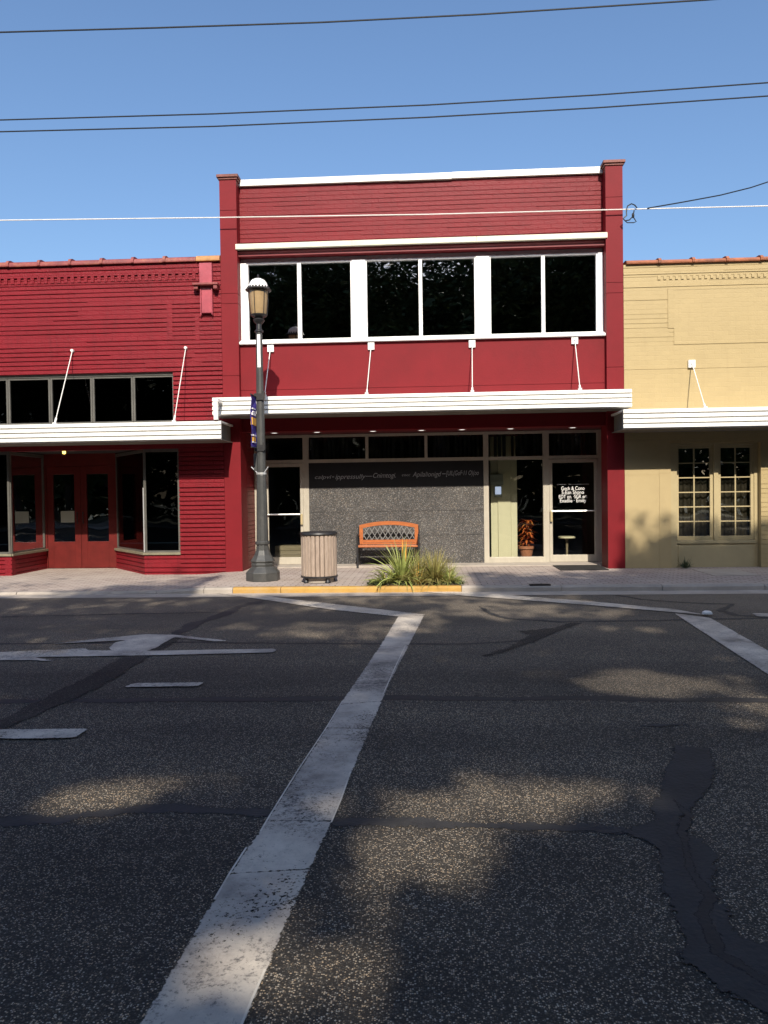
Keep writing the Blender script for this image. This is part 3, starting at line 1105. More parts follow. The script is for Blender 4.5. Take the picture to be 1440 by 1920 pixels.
# inside the shop
px0, pz = F(921, 990, 16.05)
px1, _ = F(970, 990, 16.05)
pt = MB()
pt.box(px0, px0 + .14, 16.05, 16.09, 0, 2.6)
pt.box(px0 + .144, px1 - .13, 16.03, 16.09, 0, 2.6)
pt.box(px1 - .126, px1, 16.05, 16.14, 0, 2.6)
pt.box(px0, px1 - .002, 16.092, 16.3, 0, 2.6)
obj('partition', pt, 'interior_cream', B, bevel=.004)
ib = F(918, 910, 15.98)
ie = F(943, 889, 15.98)
obj('intercom_box', MB().box(ib[0], ie[0], 15.95, 16.028, ib[1], ie[1]).box(ib[0] + .01, ie[0], 15.93, 15.95, ib[1], ib[1] + .08), 'box_grey', B, bevel=.006)
ib = F(928, 927, 15.98)
ie = F(940, 911, 15.98)
ic = obj('thermostat', MB().box(ib[0] - .01, ie[0] + .01, 15.975, 16.028, ib[1] - .06, ie[1]), 'box_grey', B, bevel=.006)
obj('screen', MB().box(ib[0] + .005, ie[0] - .005, 15.97, 15.974, ib[1], ie[1] - .015), 'screen_glow', ic)
sp2 = thing('storage_step', 'low tan wooden step inside the left glass door', 'step', (-2.8, 16.2, 0))
mb = MB()
for i in range(4):
    mb.box(-3.2, -2.56, 16.0, 16.4, .0 + i * .095, .09 + i * .095)
obj('board', mb, 'interior_wood', sp2, bevel=.004)
# small round table behind the lettered door
tb = thing('side_table', 'small pedestal table behind the lettered glass door', 'table', (2.93, 16.35, -.01))
obj('tabletop', MB().lathe([(.17, .47), (.18, .48), (.18, .50), (.17, .51)], 24), 'interior_cream', tb, True, True)
obj('pedestal', MB().lathe([(.12, 0), (.12, .02), (.03, .05), (.022, .2), (.03, .44), (.06, .468)], 16), 'interior_wood', tb, True, True)


def leaf_blade(mb, base, d, L, wd, droop, n=6, fold=.25, twist=0):
    """one strap leaf: arching, tapering, folded along its rib"""
    d = Vector(d).normalized()
    side = d.cross(Vector((0, 0, 1)))
    side = side.normalized() if side.length > 1e-3 else Vector((1, 0, 0))
    side = Matrix.Rotation(twist, 3, d) @ side
    p = Vector(base)
    o = len(mb.v)
    dd = d.copy()
    for i in range(n + 1):
        t = i / n
        wv = wd * (.55 + .9 * t if t < .35 else (1 - t) / .65 * .865) if wd > .02 else wd * (1 - .9 * t)
        nrm = side.cross(dd).normalized()
        mb.v += [tuple(p - side * wv / 2 + nrm * wv * fold), tuple(p), tuple(p + side * wv / 2 + nrm * wv * fold)]
        if i < n:
            mb.f += [(o + i * 3, o + i * 3 + 1, o + i * 3 + 4, o + i * 3 + 3), (o + i * 3 + 1, o + i * 3 + 2, o + i * 3 + 5, o + i * 3 + 4)]
        dd = (dd + Vector((0, 0, -1)) * droop / n * (.4 + 1.6 * t)).normalized()
        p = p + dd * L / n


cr = thing('potted_croton', 'orange and yellow leaved potted plant inside the shop window', 'potted plant', (2.10, 16.5, -.01))
obj('pot', MB().lathe([(.10, 0), (.15, .24), (.175, .25), (.175, .31), (.155, .31), (.14, .24)], 24), 'pot_clay', cr, True, True)
obj('stem', MB().tube([(0, 0, .2), (.02, 0, .45), (.06, .0, .75)], [.015, .012, .006], 6).tube([(0, 0, .3), (-.05, .02, .6)], .008, 6).tube([(.01, 0, .35), (.12, -.02, .62)], .008, 6), 'bark', cr, False, True)
lf = MB()
for i in range(120):
    a = rnd.uniform(0, 6.28)
    z = rnd.uniform(.32, .86)
    e = rnd.uniform(-.1, .8)
    r_ = rnd.uniform(0, .07)
    leaf_blade(lf, (r_ * math.cos(a) + .08 * (z - .3), r_ * math.sin(a), z), (math.cos(a), math.sin(a), e), rnd.uniform(.14, .27), rnd.uniform(.04, .065), rnd.uniform(.6, 1.6), 5, .12)
obj('foliage', lf, 'croton_leaf', cr, False, True)

# ------------------------------------------------------------------ the one-storey red brick building
L = thing('red_brick_building', 'one storey dark red brick shop with recessed double doors and clay tile coping', 'building', (-8, YF, 0))
LX0, LX1 = -17.0, XL - .004
bw = MB()
tz0, tz1 = 2.86, 3.83                          # high window strip
tx0, tx1 = -9.72, -4.80
courses(bw, LX0, LX1, tz1, 5.88, YF, seed=21, fade=.12, gw=.016, gd=.02)
courses(bw, tx1, LX1, tz0 - .12, tz1, YF, seed=22, fade=.06, gw=.024, gd=.026)
courses(bw, LX0, tx0, -.1, tz1, YF, seed=23)
bw.box(tx0, LX1, YF + .002, 14.67, 2.36, tz0 - .122)
courses(bw, -4.72, LX1, -.12, 2.36, YF, seed=24, fade=.02, gw=.022, gd=.024)
obj('wall', bw, 'dark_red_brick', L)
sd = MB()
sd.box(LX1 - .14, LX1 - .002, 14.69, 26, -.1, 5.7)
sd.box(LX0, LX0 + .14, 14.69, 26, -.1, 5.7)
sd.box(LX0, LX1 - .002, 26.01, 26.2, -.1, 5.7)
sd.box(LX0, LX1 - .002, 14.69, 26, 5.55, 5.69)
sd.box(tx0, LX1 - .145, 14.70, 16.3, 2.38, 2.6)
obj('interior', sd, 'dark_room', L)
# string courses and dentils under the coping
dn = MB()
dn.box(LX0, LX1 - .42, YF - .03, YF - .003, 5.665, 5.73)
x = LX0 + .04
while x < LX1 - .5:
    dn.box(x, x + .066, YF - .028, YF - .003, 5.555, 5.662)
    dn.box(x + .066, x + .13, YF - .01, YF - .003, 5.555, 5.60)
    x += .131
dn.box(LX0, LX1 - .42, YF - .014, YF - .003, 5.515, 5.548)
obj('dentil_band', dn, 'dark_red_brick', L)
# flush brick panel borders
pb = MB()
for xa, xb, za, zb in ((F(313, 600, YF)[0], F(323, 600, YF)[0], 4.55, 5.25), (F(366, 600, YF)[0], F(374, 600, YF)[0], 4.4, 4.85)):
    pb.box(xa, xb, YF - .004, YF + .01, za, zb)
pb.box(-8.8, F(323, 600, YF)[0], YF - .004, YF + .01, 4.43, 4.545)
obj('brick_border', pb, 'dark_red_brick', L)
cmb = MB()
jn = coping_tiles(cmb, LX0, F(368, 490, YF)[0], F(75, 490, YF)[0], YF, 5.885, 6.0, .61)
obj('coping', cmb, 'painted_tile', L, True)
cmb = MB()
coping_tiles(cmb, F(368, 490, YF)[0] + .003, LX1, -30.2, YF - .008, 5.885, 6.01, 5)
obj('coping_end', cmb, 'rust_tile', L, True)
# scupper with its hood
sc = MB()
sc.box(-4.225, -3.985, YF - .10, YF - .004, 5.45, 5.83)
sc.box(-4.20, -4.012, YF - .07, YF - .004, 4.90, 5.40)
sc.box(-4.222, -4.203, YF - .085, YF - .004, 4.86, 5.40)
sc.box(-4.009, -3.99, YF - .085, YF - .004, 4.86, 5.40)
sco = obj('scupper', sc, 'pink_metal', L, bevel=.006)
hd = MB().box(-4.345, -3.86, YF - .17, YF - .004, 5.405, 5.445)
hd.box(-4.33, -4.25, YF - .13, YF - .004, 5.34, 5.403)
hd.box(-3.95, -3.88, YF - .15, YF - .004, 5.33, 5.403)
obj('hood', hd, 'painted_tile', sco, bevel=.006)
# high windows
xsm = [tx0, -8.9, -8.08, -7.24, -6.41, -5.607, tx1]
for a, b_ in zip(xsm[:-1], xsm[1:]):
    glazing(L, 'high_window', a + .003, b_ - .003, tz0 + .01, tz1 - .06, YF + .075, .035, 'bronze_frame', 'dim_glass', depth=.05)
obj('window_head', MB().box(tx0, tx1, YF + .06, YF + .15, tz1 - .058, tz1 - .003), 'bronze_frame', L)
obj('window_sill', MB().box(tx0, tx1, YF - .01, YF + .14, tz0 - .05, tz0 + .005), 'bronze_frame', L)
lc = canopy(L, LX0, -3.655, 2.445, 2.785, 13.58, YF - .004)
for xt in (-6.735, -4.53):
    tie_rod(lc, (xt, YF - .03, 4.26), (xt, 13.66, 2.80), False)
# pier between display window and the neighbour is the wall; display bays: bulkhead, sill, frame, panes
DY = 15.9
ax, bx = -5.43, F(217, 1000, DY)[0]                         # right bay corner and its inner end at the doors
cx_, dx = -8.05, F(87, 1000, DY)[0]                        # left bay corner and inner end


def bay(pts, nm):
    """a display bay that turns back to the doors: brick bulkhead, sill, slim frame and panes along the line pts"""
    bk, sl2, fr2 = MB(), MB(), MB()
    root = None
    for i in range(len(pts) - 1):
        a, b_ = Vector(pts[i]), Vector(pts[i + 1])
        d = b_ - a
        ln = d.length
        d.normalize()
        nv = Vector((d.y, -d.x))              # outward
        q = courses(MB(), 0, ln, -.14, .33, 0, gw=.018, gd=.018, seg=.7, back=.14, seed=31 + i)
        bk.add([(a.x + d.x * vx - nv.x * vy, a.y + d.y * vx - nv.y * vy, vz) for vx, vy, vz in q.v], q.f)
        q = MB().box(-.01, ln + .01, -.035, .12, .332, .375)
        sl2.add([(a.x + d.x * vx - nv.x * vy, a.y + d.y * vx - nv.y * vy, vz) for vx, vy, vz in q.v], q.f)
        q = MB().box(0, .04, .02, .06, .376, 2.36).box(ln - .04, ln, .02, .06, .376, 2.36).box(.04, ln - .04, .02, .06, .376, .41).box(.04, ln - .04, .02, .06, 2.3, 2.36)
        fr2.add([(a.x + d.x * vx - nv.x * vy, a.y + d.y * vx - nv.y * vy, vz) for vx, vy, vz in q.v], q.f)
    o = obj('bulkhead', bk, 'dark_red_brick', L)
    obj('sill', sl2, 'olive_sill', o)
    f_ = obj('display_window', fr2, 'bronze_frame', L)
    for i in range(len(pts) - 1):
        a, b_ = Vector(pts[i]), Vector(pts[i + 1])
        nv = Vector(((b_ - a).y, -(b_ - a).x)).normalized() * -.04
        a, b_ = a + nv, b_ + nv
        obj('pane', MB().quad((a.x, a.y, .41), (b_.x, b_.y, .41), (b_.x, b_.y, 2.3), (a.x, a.y, 2.3)), 'dim_glass', f_)
    return f_


fR = bay([(bx, DY), (ax, YF + .02), (-4.722, YF + .02)], 'r')
obj('corner_post', MB().tube([(ax, YF + .03, .38), (ax, YF + .03, 1.62)], .012, 8), 'bright_metal', fR)
bay([(-9.7, YF + .02), (cx_, YF + .02), (dx, DY)], 'l')
# door surround and the pair of doors
ds_ = MB()
ds_.box(dx - .05, dx + .02, DY, DY + .1, -.1, 2.38)
ds_.box(bx - .02, bx + .05, DY, DY + .1, -.1, 2.38)
ds_.box(dx + .02, bx - .02, DY + .002, DY + .1, 2.12, 2.38)
obj('door_frame', ds_, 'red_door', L)
mid = (dx + bx) / 2
for x0, x1 in ((dx + .024, mid - .003), (mid + .003, bx - .024)):
    gx0, gx1 = x0 + .13, x1 - .13
    mb = MB()
    mb.box(x0, gx0, DY + .01, DY + .06, -.04, 2.115)
    mb.box(gx1, x1, DY + .01, DY + .06, -.04, 2.115)
    mb.box(gx0, gx1, DY + .011, DY + .06, -.04, .52)
    mb.box(gx0, gx1, DY + .011, DY + .06, 1.95, 2.115)
    d = obj('door', mb, 'red_door', L, bevel=.004)
    obj('pane', MB().quad((gx0, DY + .04, .52), (gx1, DY + .04, .52), (gx1, DY + .04, 1.95), (gx0, DY + .04, 1.95)), 'window_glass', d)
    hx = x1 - .06 if x0 < mid - .3 else x0 + .06
    obj('handle', MB().tube([(hx, DY - .03, .9), (hx, DY - .03, 1.15)], .01, 6).tube([(hx, DY - .03, .92), (hx, DY + .012, .92)], .008, 6).tube([(hx, DY - .03, 1.13), (hx, DY + .012, 1.13)], .008, 6), 'black_iron', d)
    if x0 < mid - .3:
        nx, nz = F(113, 980, DY)
        ex, ez = F(138, 958, DY)
        obj('notice', MB().box(nx, ex, DY + .032, DY + .036, nz, ez), 'box_grey', d)
# hanging lantern (lit) over the doors
lx, lz = F(120, 846, 15.0)
ln = thing('hanging_lantern', 'small lit brass lantern hanging over the red double doors', 'lantern', (lx, 15.0, lz - .08))
obj('cap', MB().lathe([(.05, .15), (.03, .18), (.008, .2), (.008, 2.6 - .24 - (lz - .08))], 12), 'black_iron', ln, True, True)
lb = MB().lathe([(.03, .0), (.05, .012), (.05, .02)], 12)
for k in range(4):
    a = k * math.pi / 2 + .4
    lb.tube([(.046 * math.cos(a), .046 * math.sin(a), .02), (.046 * math.cos(a), .046 * math.sin(a), .152)], .004, 5)
obj('cage', lb, 'black_iron', ln, False, True)
obj('bulb', MB().lathe([(.012, .02), (.03, .04), (.032, .09), (.012, .12)], 12), 'lantern_glow', ln, True, True)

# ------------------------------------------------------------------ the cream building
R = thing('cream_building', 'one storey cream painted shop with terracotta coping and paned window pair', 'building', (9, YF, 0))
RX0, RX1 = XR + .004, 17.0
ox0, ox1, oz1 = 4.50, 6.11, 2.30
cw = MB()
courses(cw, RX0, RX1, 4.10, 5.585, YF, gw=.006, gd=.006, fade=.35, seg=1.3, seed=41)
cw.box(RX0, RX1, YF, YF + .22, 3.665, 4.099)
cw.box(RX0, RX1, YF, YF + .22, oz1 + .06, 3.657)
cw.box(RX0 + .01, RX1, YF + .006, YF + .2, 3.6, 3.7)
courses(cw, ox1, RX1, -.1, oz1 + .058, YF, gw=.008, gd=.008, fade=.2, seed=42)
cw.box(ox0 - .006, ox1, YF + .001, YF + .22, oz1, oz1 + .058)
obj('wall', cw, 'cream_brick', R)
lw = MB().box(RX0, 4.28, YF, YF + .22, -.1, 1.72).box(4.286, ox0 - .006, YF, YF + .22, -.1, 1.748).box(RX0, 4.28, YF + .004, YF + .22, 1.726, oz1 + .058).box(4.286, ox0 - .006, YF + .003, YF + .22, 1.753, oz1 + .058).box(RX0, ox0 - .01, YF + .008, YF + .2, -.1, oz1 + .05)
obj('wall_panel', lw, 'cream_paint', R)
iw = MB()
iw.box(RX0 + .002, RX0 + .14, 14.68, 26, -.1, 5.3)
iw.box(RX1 - .14, RX1, 14.68, 26, -.1, 5.3)
iw.box(RX0 + .002, RX1, 26.01, 26.2, -.1, 5.3)
iw.box(RX0 + .002, RX1, 14.68, 26, 5.31, 5.45)
iw.box(RX0 + .15, RX1 - .15, 19, 19.1, -.05, 5.2)
iw.box(RX0 + .15, RX1 - .15, 14.8, 19, -.05, -.02)
obj('interior', iw, 'dark_room', R)
fl = MB()
fx0, fz1 = F(1252, 541, YF)
gx0, _ = F(1263, 541, YF)
gz0 = F(1263, 646, YF)[1]
fl.box(fx0, gx0, YF - .012, YF - .001, gz0 + .3, fz1)
fl.box(gx0 + .001, RX1, YF - .012, YF - .001, fz1 - .035, fz1)
fl.box(gx0 + .001, RX1, YF - .009, YF - .001, gz0, fz1 - .036)
fl.box(RX0, RX1, YF - .012, YF - .001, 5.40, 5.425)
fl.box(RX0, RX1, YF - .010, YF - .001, 5.165, 5.185)
x = F(1233, 512, YF)[0]
while x < RX1:
    fl.box(x, x + .05, YF - .016, YF - .001, 5.295, 5.355)
    x += .105
obj('brick_border', fl, 'cream_brick', R)
cmb = MB()
coping_tiles(cmb, RX0, RX1, F(1236, 490, YF)[0], YF, 5.587, 5.675, .605)
obj('coping', cmb, 'terracotta', R, True)
rc = canopy(R, 3.415, RX1, 2.50, 2.845, 13.55, YF - .004)
tie_rod(rc, (4.87, YF - .05, 3.75), (4.83, 13.64, 2.86))
# window pair
wy = YF + .14
fmb = MB()
fmb.box(ox0, 4.62, YF + .05, YF + .21, -.1, oz1 - .002)
fmb.box(5.305, 5.385, YF + .10, YF + .21, .50, oz1 - .002)
fmb.box(6.04, ox1 - .003, YF + .12, YF + .21, -.1, oz1 - .002)
fmb.box(4.62, 5.305, YF + .11, YF + .21, 2.262, oz1 - .002)
fmb.box(5.385, 6.04, YF + .11, YF + .21, 2.262, oz1 - .002)
fmb.box(4.62, 6.04, YF + .07, YF + .21, .44, .50)
fmb.box(4.62, 6.04, YF + .095, YF + .21, -.1, .438)
fmb.box(4.65, 6.0, YF + .088, YF + .1, .0, .40)
obj('window_surround', fmb, 'cream_frame', R, bevel=.003)
for x0, x1 in ((4.622, 5.303), (5.387, 6.038)):
    z0, z1 = .503, 2.26
    mb = MB()
    fr = .055
    mb.box(x0, x0 + fr, wy, wy + .05, z0, z1)
    mb.box(x1 - fr, x1, wy, wy + .05, z0, z1)
    mb.box(x0 + fr, x1 - fr, wy + .001, wy + .05, z1 - fr, z1)
    mb.box(x0 + fr, x1 - fr, wy + .001, wy + .05, z0, z0 + fr + .02)
    xm = (x0 + x1) / 2
    mb.box(xm - .011, xm + .011, wy + .012, wy + .035, z0 + fr + .02, z1 - fr)
    hh = (z1 - z0 - 2 * fr - .02)
    for k in range(1, 6):
        zc = z0 + fr + .02 + hh * k / 6
        mb.box(x0 + fr, xm - .011, wy + .012, wy + .035, zc - .01, zc + .01)
        mb.box(xm + .011, x1 - fr, wy + .012, wy + .035, zc - .01, zc + .01)
    o = obj('paned_window', mb, 'cream_frame', R)
    obj('pane', MB().quad((x0 + fr, wy + .03, z0 + fr), (x1 - fr, wy + .03, z0 + fr), (x1 - fr, wy + .03, z1 - fr), (x0 + fr, wy + .03, z1 - fr)), 'window_glass', o)
    cu_ = MB()
    nq = 30
    cu_.add([(x0 + .03 + (x1 - x0 - .06) * q / nq, wy + .16 + .02 * math.sin(q * 1.3) + .008 * math.sin(q * 2.9), zq) for zq in (z0, 1.62) for q in range(nq + 1)], [(q, q + 1, nq + 2 + q, nq + 1 + q) for q in range(nq)])
    obj('curtain', cu_, 'tan_cloth', o)

# ------------------------------------------------------------------ street lamp
LXc, LYc = -2.79, 12.89
lp = thing('street_lamp', 'tall dark grey street lamp with amber globe and flared base', 'street lamp', (LXc, LYc, -.01))
obj('base', MB().lathe([(.285, 0), (.29, .02), (.29, .15), (.27, .17), (.205, .235), (.19, .25), (.20, .27), (.20, .295), (.185, .31), (.205, .325), (.21, .345), (.19, .37), (.145, .44), (.115, .52), (.105, .61)], 8, a0=math.pi / 8), 'lamp_paint', lp, False, True, bevel=.006)
obj('collar', MB().lathe([(.105, .61), (.122, .625), (.122, .66), (.105, .675)], 24), 'lamp_paint', lp, True, True)
pole = obj('pole', MB().lathe([(.102, .67), (.092, 1.3), (.083, 1.78), (.079, 1.80), (.072, 2.6), (.058, 3.7), (.055, 4.19)], 12), 'lamp_paint', lp, False, True)
obj('glint_strip', MB().add([(-.022, -.0585, 3.60), (.03, -.0585, 3.60), (.03, -.0585, 4.15), (-.022, -.0585, 4.15), (-.022, -.0535, 3.60), (.03, -.0535, 3.60), (.03, -.0535, 4.15), (-.022, -.0535, 4.15)],
                             [(0, 1, 2, 3), (4, 7, 6, 5), (0, 4, 5, 1), (1, 5, 6, 2), (2, 6, 7, 3), (3, 7, 4, 0)]), 'white_frame', lp, False, True)  # the sun's glint on the pole, put in as a white strip
obj('holder', MB().lathe([(.055, 4.19), (.075, 4.20), (.075, 4.22), (.05, 4.24), (.045, 4.33), (.085, 4.37), (.10, 4.40), (.07, 4.43), (.135, 4.47), (.14, 4.49)], 20), 'black_iron', lp, True, True)
obj('globe', MB().lathe([(.125, 4.492), (.135, 4.52), (.148, 4.66), (.16, 4.86), (.16, 4.885)], 24), 'amber_glass', lp, True, True)
cg = MB()
for k in range(6):
    a = k * math.pi / 3 + .3
    c_, s_ = math.cos(a), math.sin(a)
    cg.tube([(.14 * c_, .14 * s_, 4.48), (.152 * c_, .152 * s_, 4.6), (.172 * c_, .172 * s_, 4.89)], .007, 6)
obj('cage', cg, 'black_iron', lp, True, True)
bm_ = MB().lathe([(.17, 4.885), (.215, 4.895), (.22, 4.905), (.18, 4.93)], 24)
for k in range(20):
    a = k * math.pi / 10
    bm_.lathe([(.014, 4.915), (.016, 4.945), (.004, 4.955)], 6, .175 * math.cos(a), .175 * math.sin(a))
obj('brim', bm_, 'black_iron', lp, True, True)
obj('dome', MB().lathe([(.168, 4.925), (.165, 4.96), (.145, 5.02), (.11, 5.065), (.06, 5.09), (.015, 5.10)], 24), 'white_frame', lp, True, True)
obj('finial', MB().lathe([(.03, 5.095), (.014, 5.115), (.022, 5.14), (.004, 5.17)], 12), 'black_iron', lp, True, True)
for nm, z in (('banner_arm', 3.10), ('banner_arm', 2.24)):
    ar = MB().tube([(-.055, .0, z), (-.055, -.46, z)], .012, 8).box(-.09, .07, -.085, .07, z - .05, z + .06).box(.055, .085, -.07, .02, z - .03, z + .1)
    obj(nm, ar, 'black_iron', lp, False, True)
obj('outlet_box', MB().box(-.115, -.06, -.06, .04, 1.86, 2.15), 'lamp_paint', lp, False, True, bevel=.008)
obj('flag_holder', MB().tube([(-.06, -.05, 1.83), (-.16, -.05, 1.93)], .008, 6).tube([(.06, -.05, 1.83), (.13, -.05, 1.93)], .008, 6).lathe([(.088, 1.80), (.088, 1.835)], 12), 'bright_metal', lp, False, True)
bn = thing('street_banner', 'narrow purple and gold banner hanging on the lamp post', 'banner', (LXc, LYc, 0))
bb = MB()
nz = 12


def bpt(i, j):
    return (-.058 + .012 * math.sin(i * .8 + j) * (1 if 0 < i < nz else 0), -.09 - .35 * j / 5, 2.24 + .84 * i / nz)


bb.add([bpt(i, j) for i in range(nz + 1) for j in range(6)], [(i * 6 + j, i * 6 + j + 1, (i + 1) * 6 + j + 1, (i + 1) * 6 + j) for i in range(nz) for j in range(5)])
bc = obj('cloth', bb, 'purple_cloth', bn, False, True)
sd_ = bc.modifiers.new('thick', 'SOLIDIFY')
sd_.thickness = .004


for z0, z1, j0, j1, mt_n in ((2.60, 2.72, .15, .9, 'gold_cloth'), (2.33, 2.40, .3, .8, 'gold_cloth'), (2.76, 2.80, .2, .85, 'white_cloth'), (2.81, 2.83, .3, .7, 'white_cloth'),
                          (2.86, 2.88, .25, .8, 'white_cloth'), (2.42, 2.445, .2, .8, 'white_cloth'), (2.31, 2.325, .2, .8, 'white_cloth')):
    obj('emblem', MB().box(-.075, -.041, -.09 - .35 * j1, -.09 - .35 * j0, z0, z1), mt_n, bn, False, True)

# ------------------------------------------------------------------ litter bin
bn_ = thing('litter_bin', 'round litter bin of weathered wooden slats with black rim', 'litter bin', (-1.79, 12.62, 0))
obj('liner', MB().lathe([(.255, .08), (.255, .78)], 32), 'dark_rubber', bn_, True, True)
slm = MB()
nsl = 24
for k in range(nsl):
    a = 2 * math.pi * k / nsl + .05
    c_, s_ = math.cos(a), math.sin(a)
    wv = .033 + rnd.uniform(-.001, .001)
    ro, ri = .29 + rnd.uniform(-.003, .003), .268
    zt, zb = .775 + rnd.uniform(-.004, .004), .105 + rnd.uniform(-.004, .004)
    vs = []
    for z in (zb, zt):
        for rr, tt in ((ri, -wv), (ro, -wv * .8), (ro + .004, 0), (ro, wv * .8), (ri, wv)):
            vs.append((rr * c_ - tt * s_, rr * s_ + tt * c_, z))
    slm.add(vs, [(i, (i + 1) % 5, 5 + (i + 1) % 5, 5 + i) for i in range(5)] + [(4, 3, 2, 1, 0), (5, 6, 7, 8, 9)])
obj('slats', slm, 'grey_slat', bn_, False, True)
obj('rim', MB().lathe([(.23, .775), (.305, .775), (.312, .79), (.305, .815), (.285, .825), (.23, .80)], 32), 'black_iron', bn_, True, True)
bs = MB().lathe([(.27, .075), (.305, .08), (.305, .108), (.27, .11)], 32)
for k in range(4):
    a = k * math.pi / 2 + .7
    bs.lathe([(.045, 0), (.05, .012), (.03, .05), (.04, .078)], 10, .255 * math.cos(a), .255 * math.sin(a))
obj('base_ring', bs, 'black_iron', bn_, True, True)
obj('plinth', MB().lathe([(.24, .002), (.24, .078)], 32), 'concrete', bn_, True, True)

# ------------------------------------------------------------------ bench
BXc = -.765
bh = thing('park_bench', 'orange wooden bench with arched back and black iron diamond lattice', 'bench', (BXc, 14.93, 0))
hw = .585


def arch(x):
    return .90 - .075 * (x / hw) ** 2


bk = MB()
yb = .36
na = 16
for i in range(na):
    xa, xb = -hw + 2 * hw * i / na, -hw + 2 * hw * (i + 1) / na
    bk.add([(xa, yb - .02, arch(xa) - .075), (xb, yb - .02, arch(xb) - .075), (xb, yb - .02, arch(xb)), (xa, yb - .02, arch(xa)),
            (xa, yb + .02, arch(xa) - .075), (xb, yb + .02, arch(xb) - .075), (xb, yb + .02, arch(xb)), (xa, yb + .02, arch(xa))],
           [(0, 1, 2, 3), (4, 7, 6, 5), (3, 2, 6, 7), (0, 4, 5, 1)] + ([(0, 3, 7, 4)] if i == 0 else []) + ([(1, 5, 6, 2)] if i == na - 1 else []))
for sg_ in (-1, 1):
    xa, xb = (-hw - .002, -hw + .07) if sg_ < 0 else (hw - .07, hw + .002)
    bk.box(xa, xb, yb - .018, yb + .018, .47, arch(hw) - .03)
bk.box(-hw + .07, hw - .07, yb - .022, yb + .02, .475, .53)
obj('backrest', bk, 'orange_wood', bh, False, True)
lt = MB()
zb_, stp = .53, .107
x = -hw - .5
while x < hw + .5:
    for sl3 in (1, -1):
        # clip a slanted bar to the arched opening
        pts = []
        for q in range(41):
            zq = zb_ + .36 * q / 40
            xq = x + sl3 * (zq - zb_) * .62
            if abs(xq) < hw - .066 and zq < arch(xq) - .07:
                pts.append((xq, zq))
        if len(pts) > 3:
            yy = yb + (.004 if sl3 > 0 else -.004)
            lt.bar((pts[0][0], yy, pts[0][1]), (pts[-1][0], yy, pts[-1][1]), .008, .015)
    x += stp
obj('lattice', lt, 'lattice_iron', bh, False, True)
stm = MB()
for k in range(5):
    y0 = -.02 + k * .072
    stm.box(-hw - .03, hw + .03, y0, y0 + .06, .405 - .012 * math.sin(k / 4 * math.pi), .43 - .012 * math.sin(k / 4 * math.pi))
obj('seat', stm, 'orange_wood', bh, False, True, bevel=.004)
obj('rail', MB().box(-hw, hw, .34, .37, .44, .468), 'orange_wood', bh, False, True)
for s_ in (-1, 1):
    xx = s_ * (hw + .012)
    lg = MB()
    lg.tube([(xx, -.02, 0), (xx, .005, .1), (xx, -.03, .3), (xx, -.02, .41), (xx, -.03, .6), (xx, .06, .645), (xx, .30, .63), (xx, .355, .6)], [.024, .018, .02, .02, .018, .018, .018, .018], 8)
    lg.tube([(xx, .45, 0), (xx, .40, .1), (xx, .34, .39), (xx, .36, .62), (xx, .38, .80)], [.024, .018, .02, .018, .012], 8)
    lg.tube([(xx, -.02, .395), (xx, .35, .385)], .018, 8)
    lg.tube([(xx, -.01, .2), (xx, .17, .3), (xx, .37, .22)], .012, 8)
    obj('leg', lg, 'black_iron', bh, True, True)

# ------------------------------------------------------------------ planting bed
bed = MB()
bx0, bx1, by0, by1 = -.97, .50, KY + .16, 12.75
nx_, ny_ = 30, 12
bed.add([(bx0 + (bx1 - bx0) * i / nx_, by0 + (by1 - by0) * j / ny_, -.012 + (.05 * math.sin(math.pi * i / nx_) * math.sin(math.pi * j / ny_)) + (rnd.uniform(0, .016) if 0 < i < nx_ and 0 < j < ny_ else 0)) for j in range(ny_ + 1) for i in range(nx_ + 1)],
        [(j * (nx_ + 1) + i, j * (nx_ + 1) + i + 1, (j + 1) * (nx_ + 1) + i + 1, (j + 1) * (nx_ + 1) + i) for j in range(ny_) for i in range(nx_)])
struct('planting_bed', bed, 'soil', True)


def clump(name, label, x, y, n, L, wd, el, mat, spikes=0, mat2=None, cat='plant', group=None, droop=(.4, 1.6)):
    t = thing(name, label, cat, (x, y, .01), 0, group)
    mb = MB()
    for i in range(n):
        a = rnd.uniform(0, 6.283)
        e = rnd.uniform(*el)
        r_ = rnd.uniform(0, .05)
        leaf_blade(mb, (r_ * math.cos(a), r_ * math.sin(a), 0), (math.cos(a) * math.cos(e), math.sin(a) * math.cos(e), math.sin(e)), rnd.uniform(*L), rnd.uniform(*wd), rnd.uniform(*droop) * math.cos(e), 7, .3, rnd.uniform(-.5, .5))
    obj('leaves', mb, mat, t, False, True)
    if spikes:
        sp3 = MB()
        for i in range(spikes):
            a = rnd.uniform(0, 6.283)
            leaf_blade(sp3, (.05 * math.cos(a), .05 * math.sin(a), 0), (.2 * math.cos(a), .2 * math.sin(a), 1), rnd.uniform(L[0], L[1] * 1.05), rnd.uniform(*wd), .25, 7, .3)
        obj('dry_leaves', sp3, mat2, t, False, True)
    return t


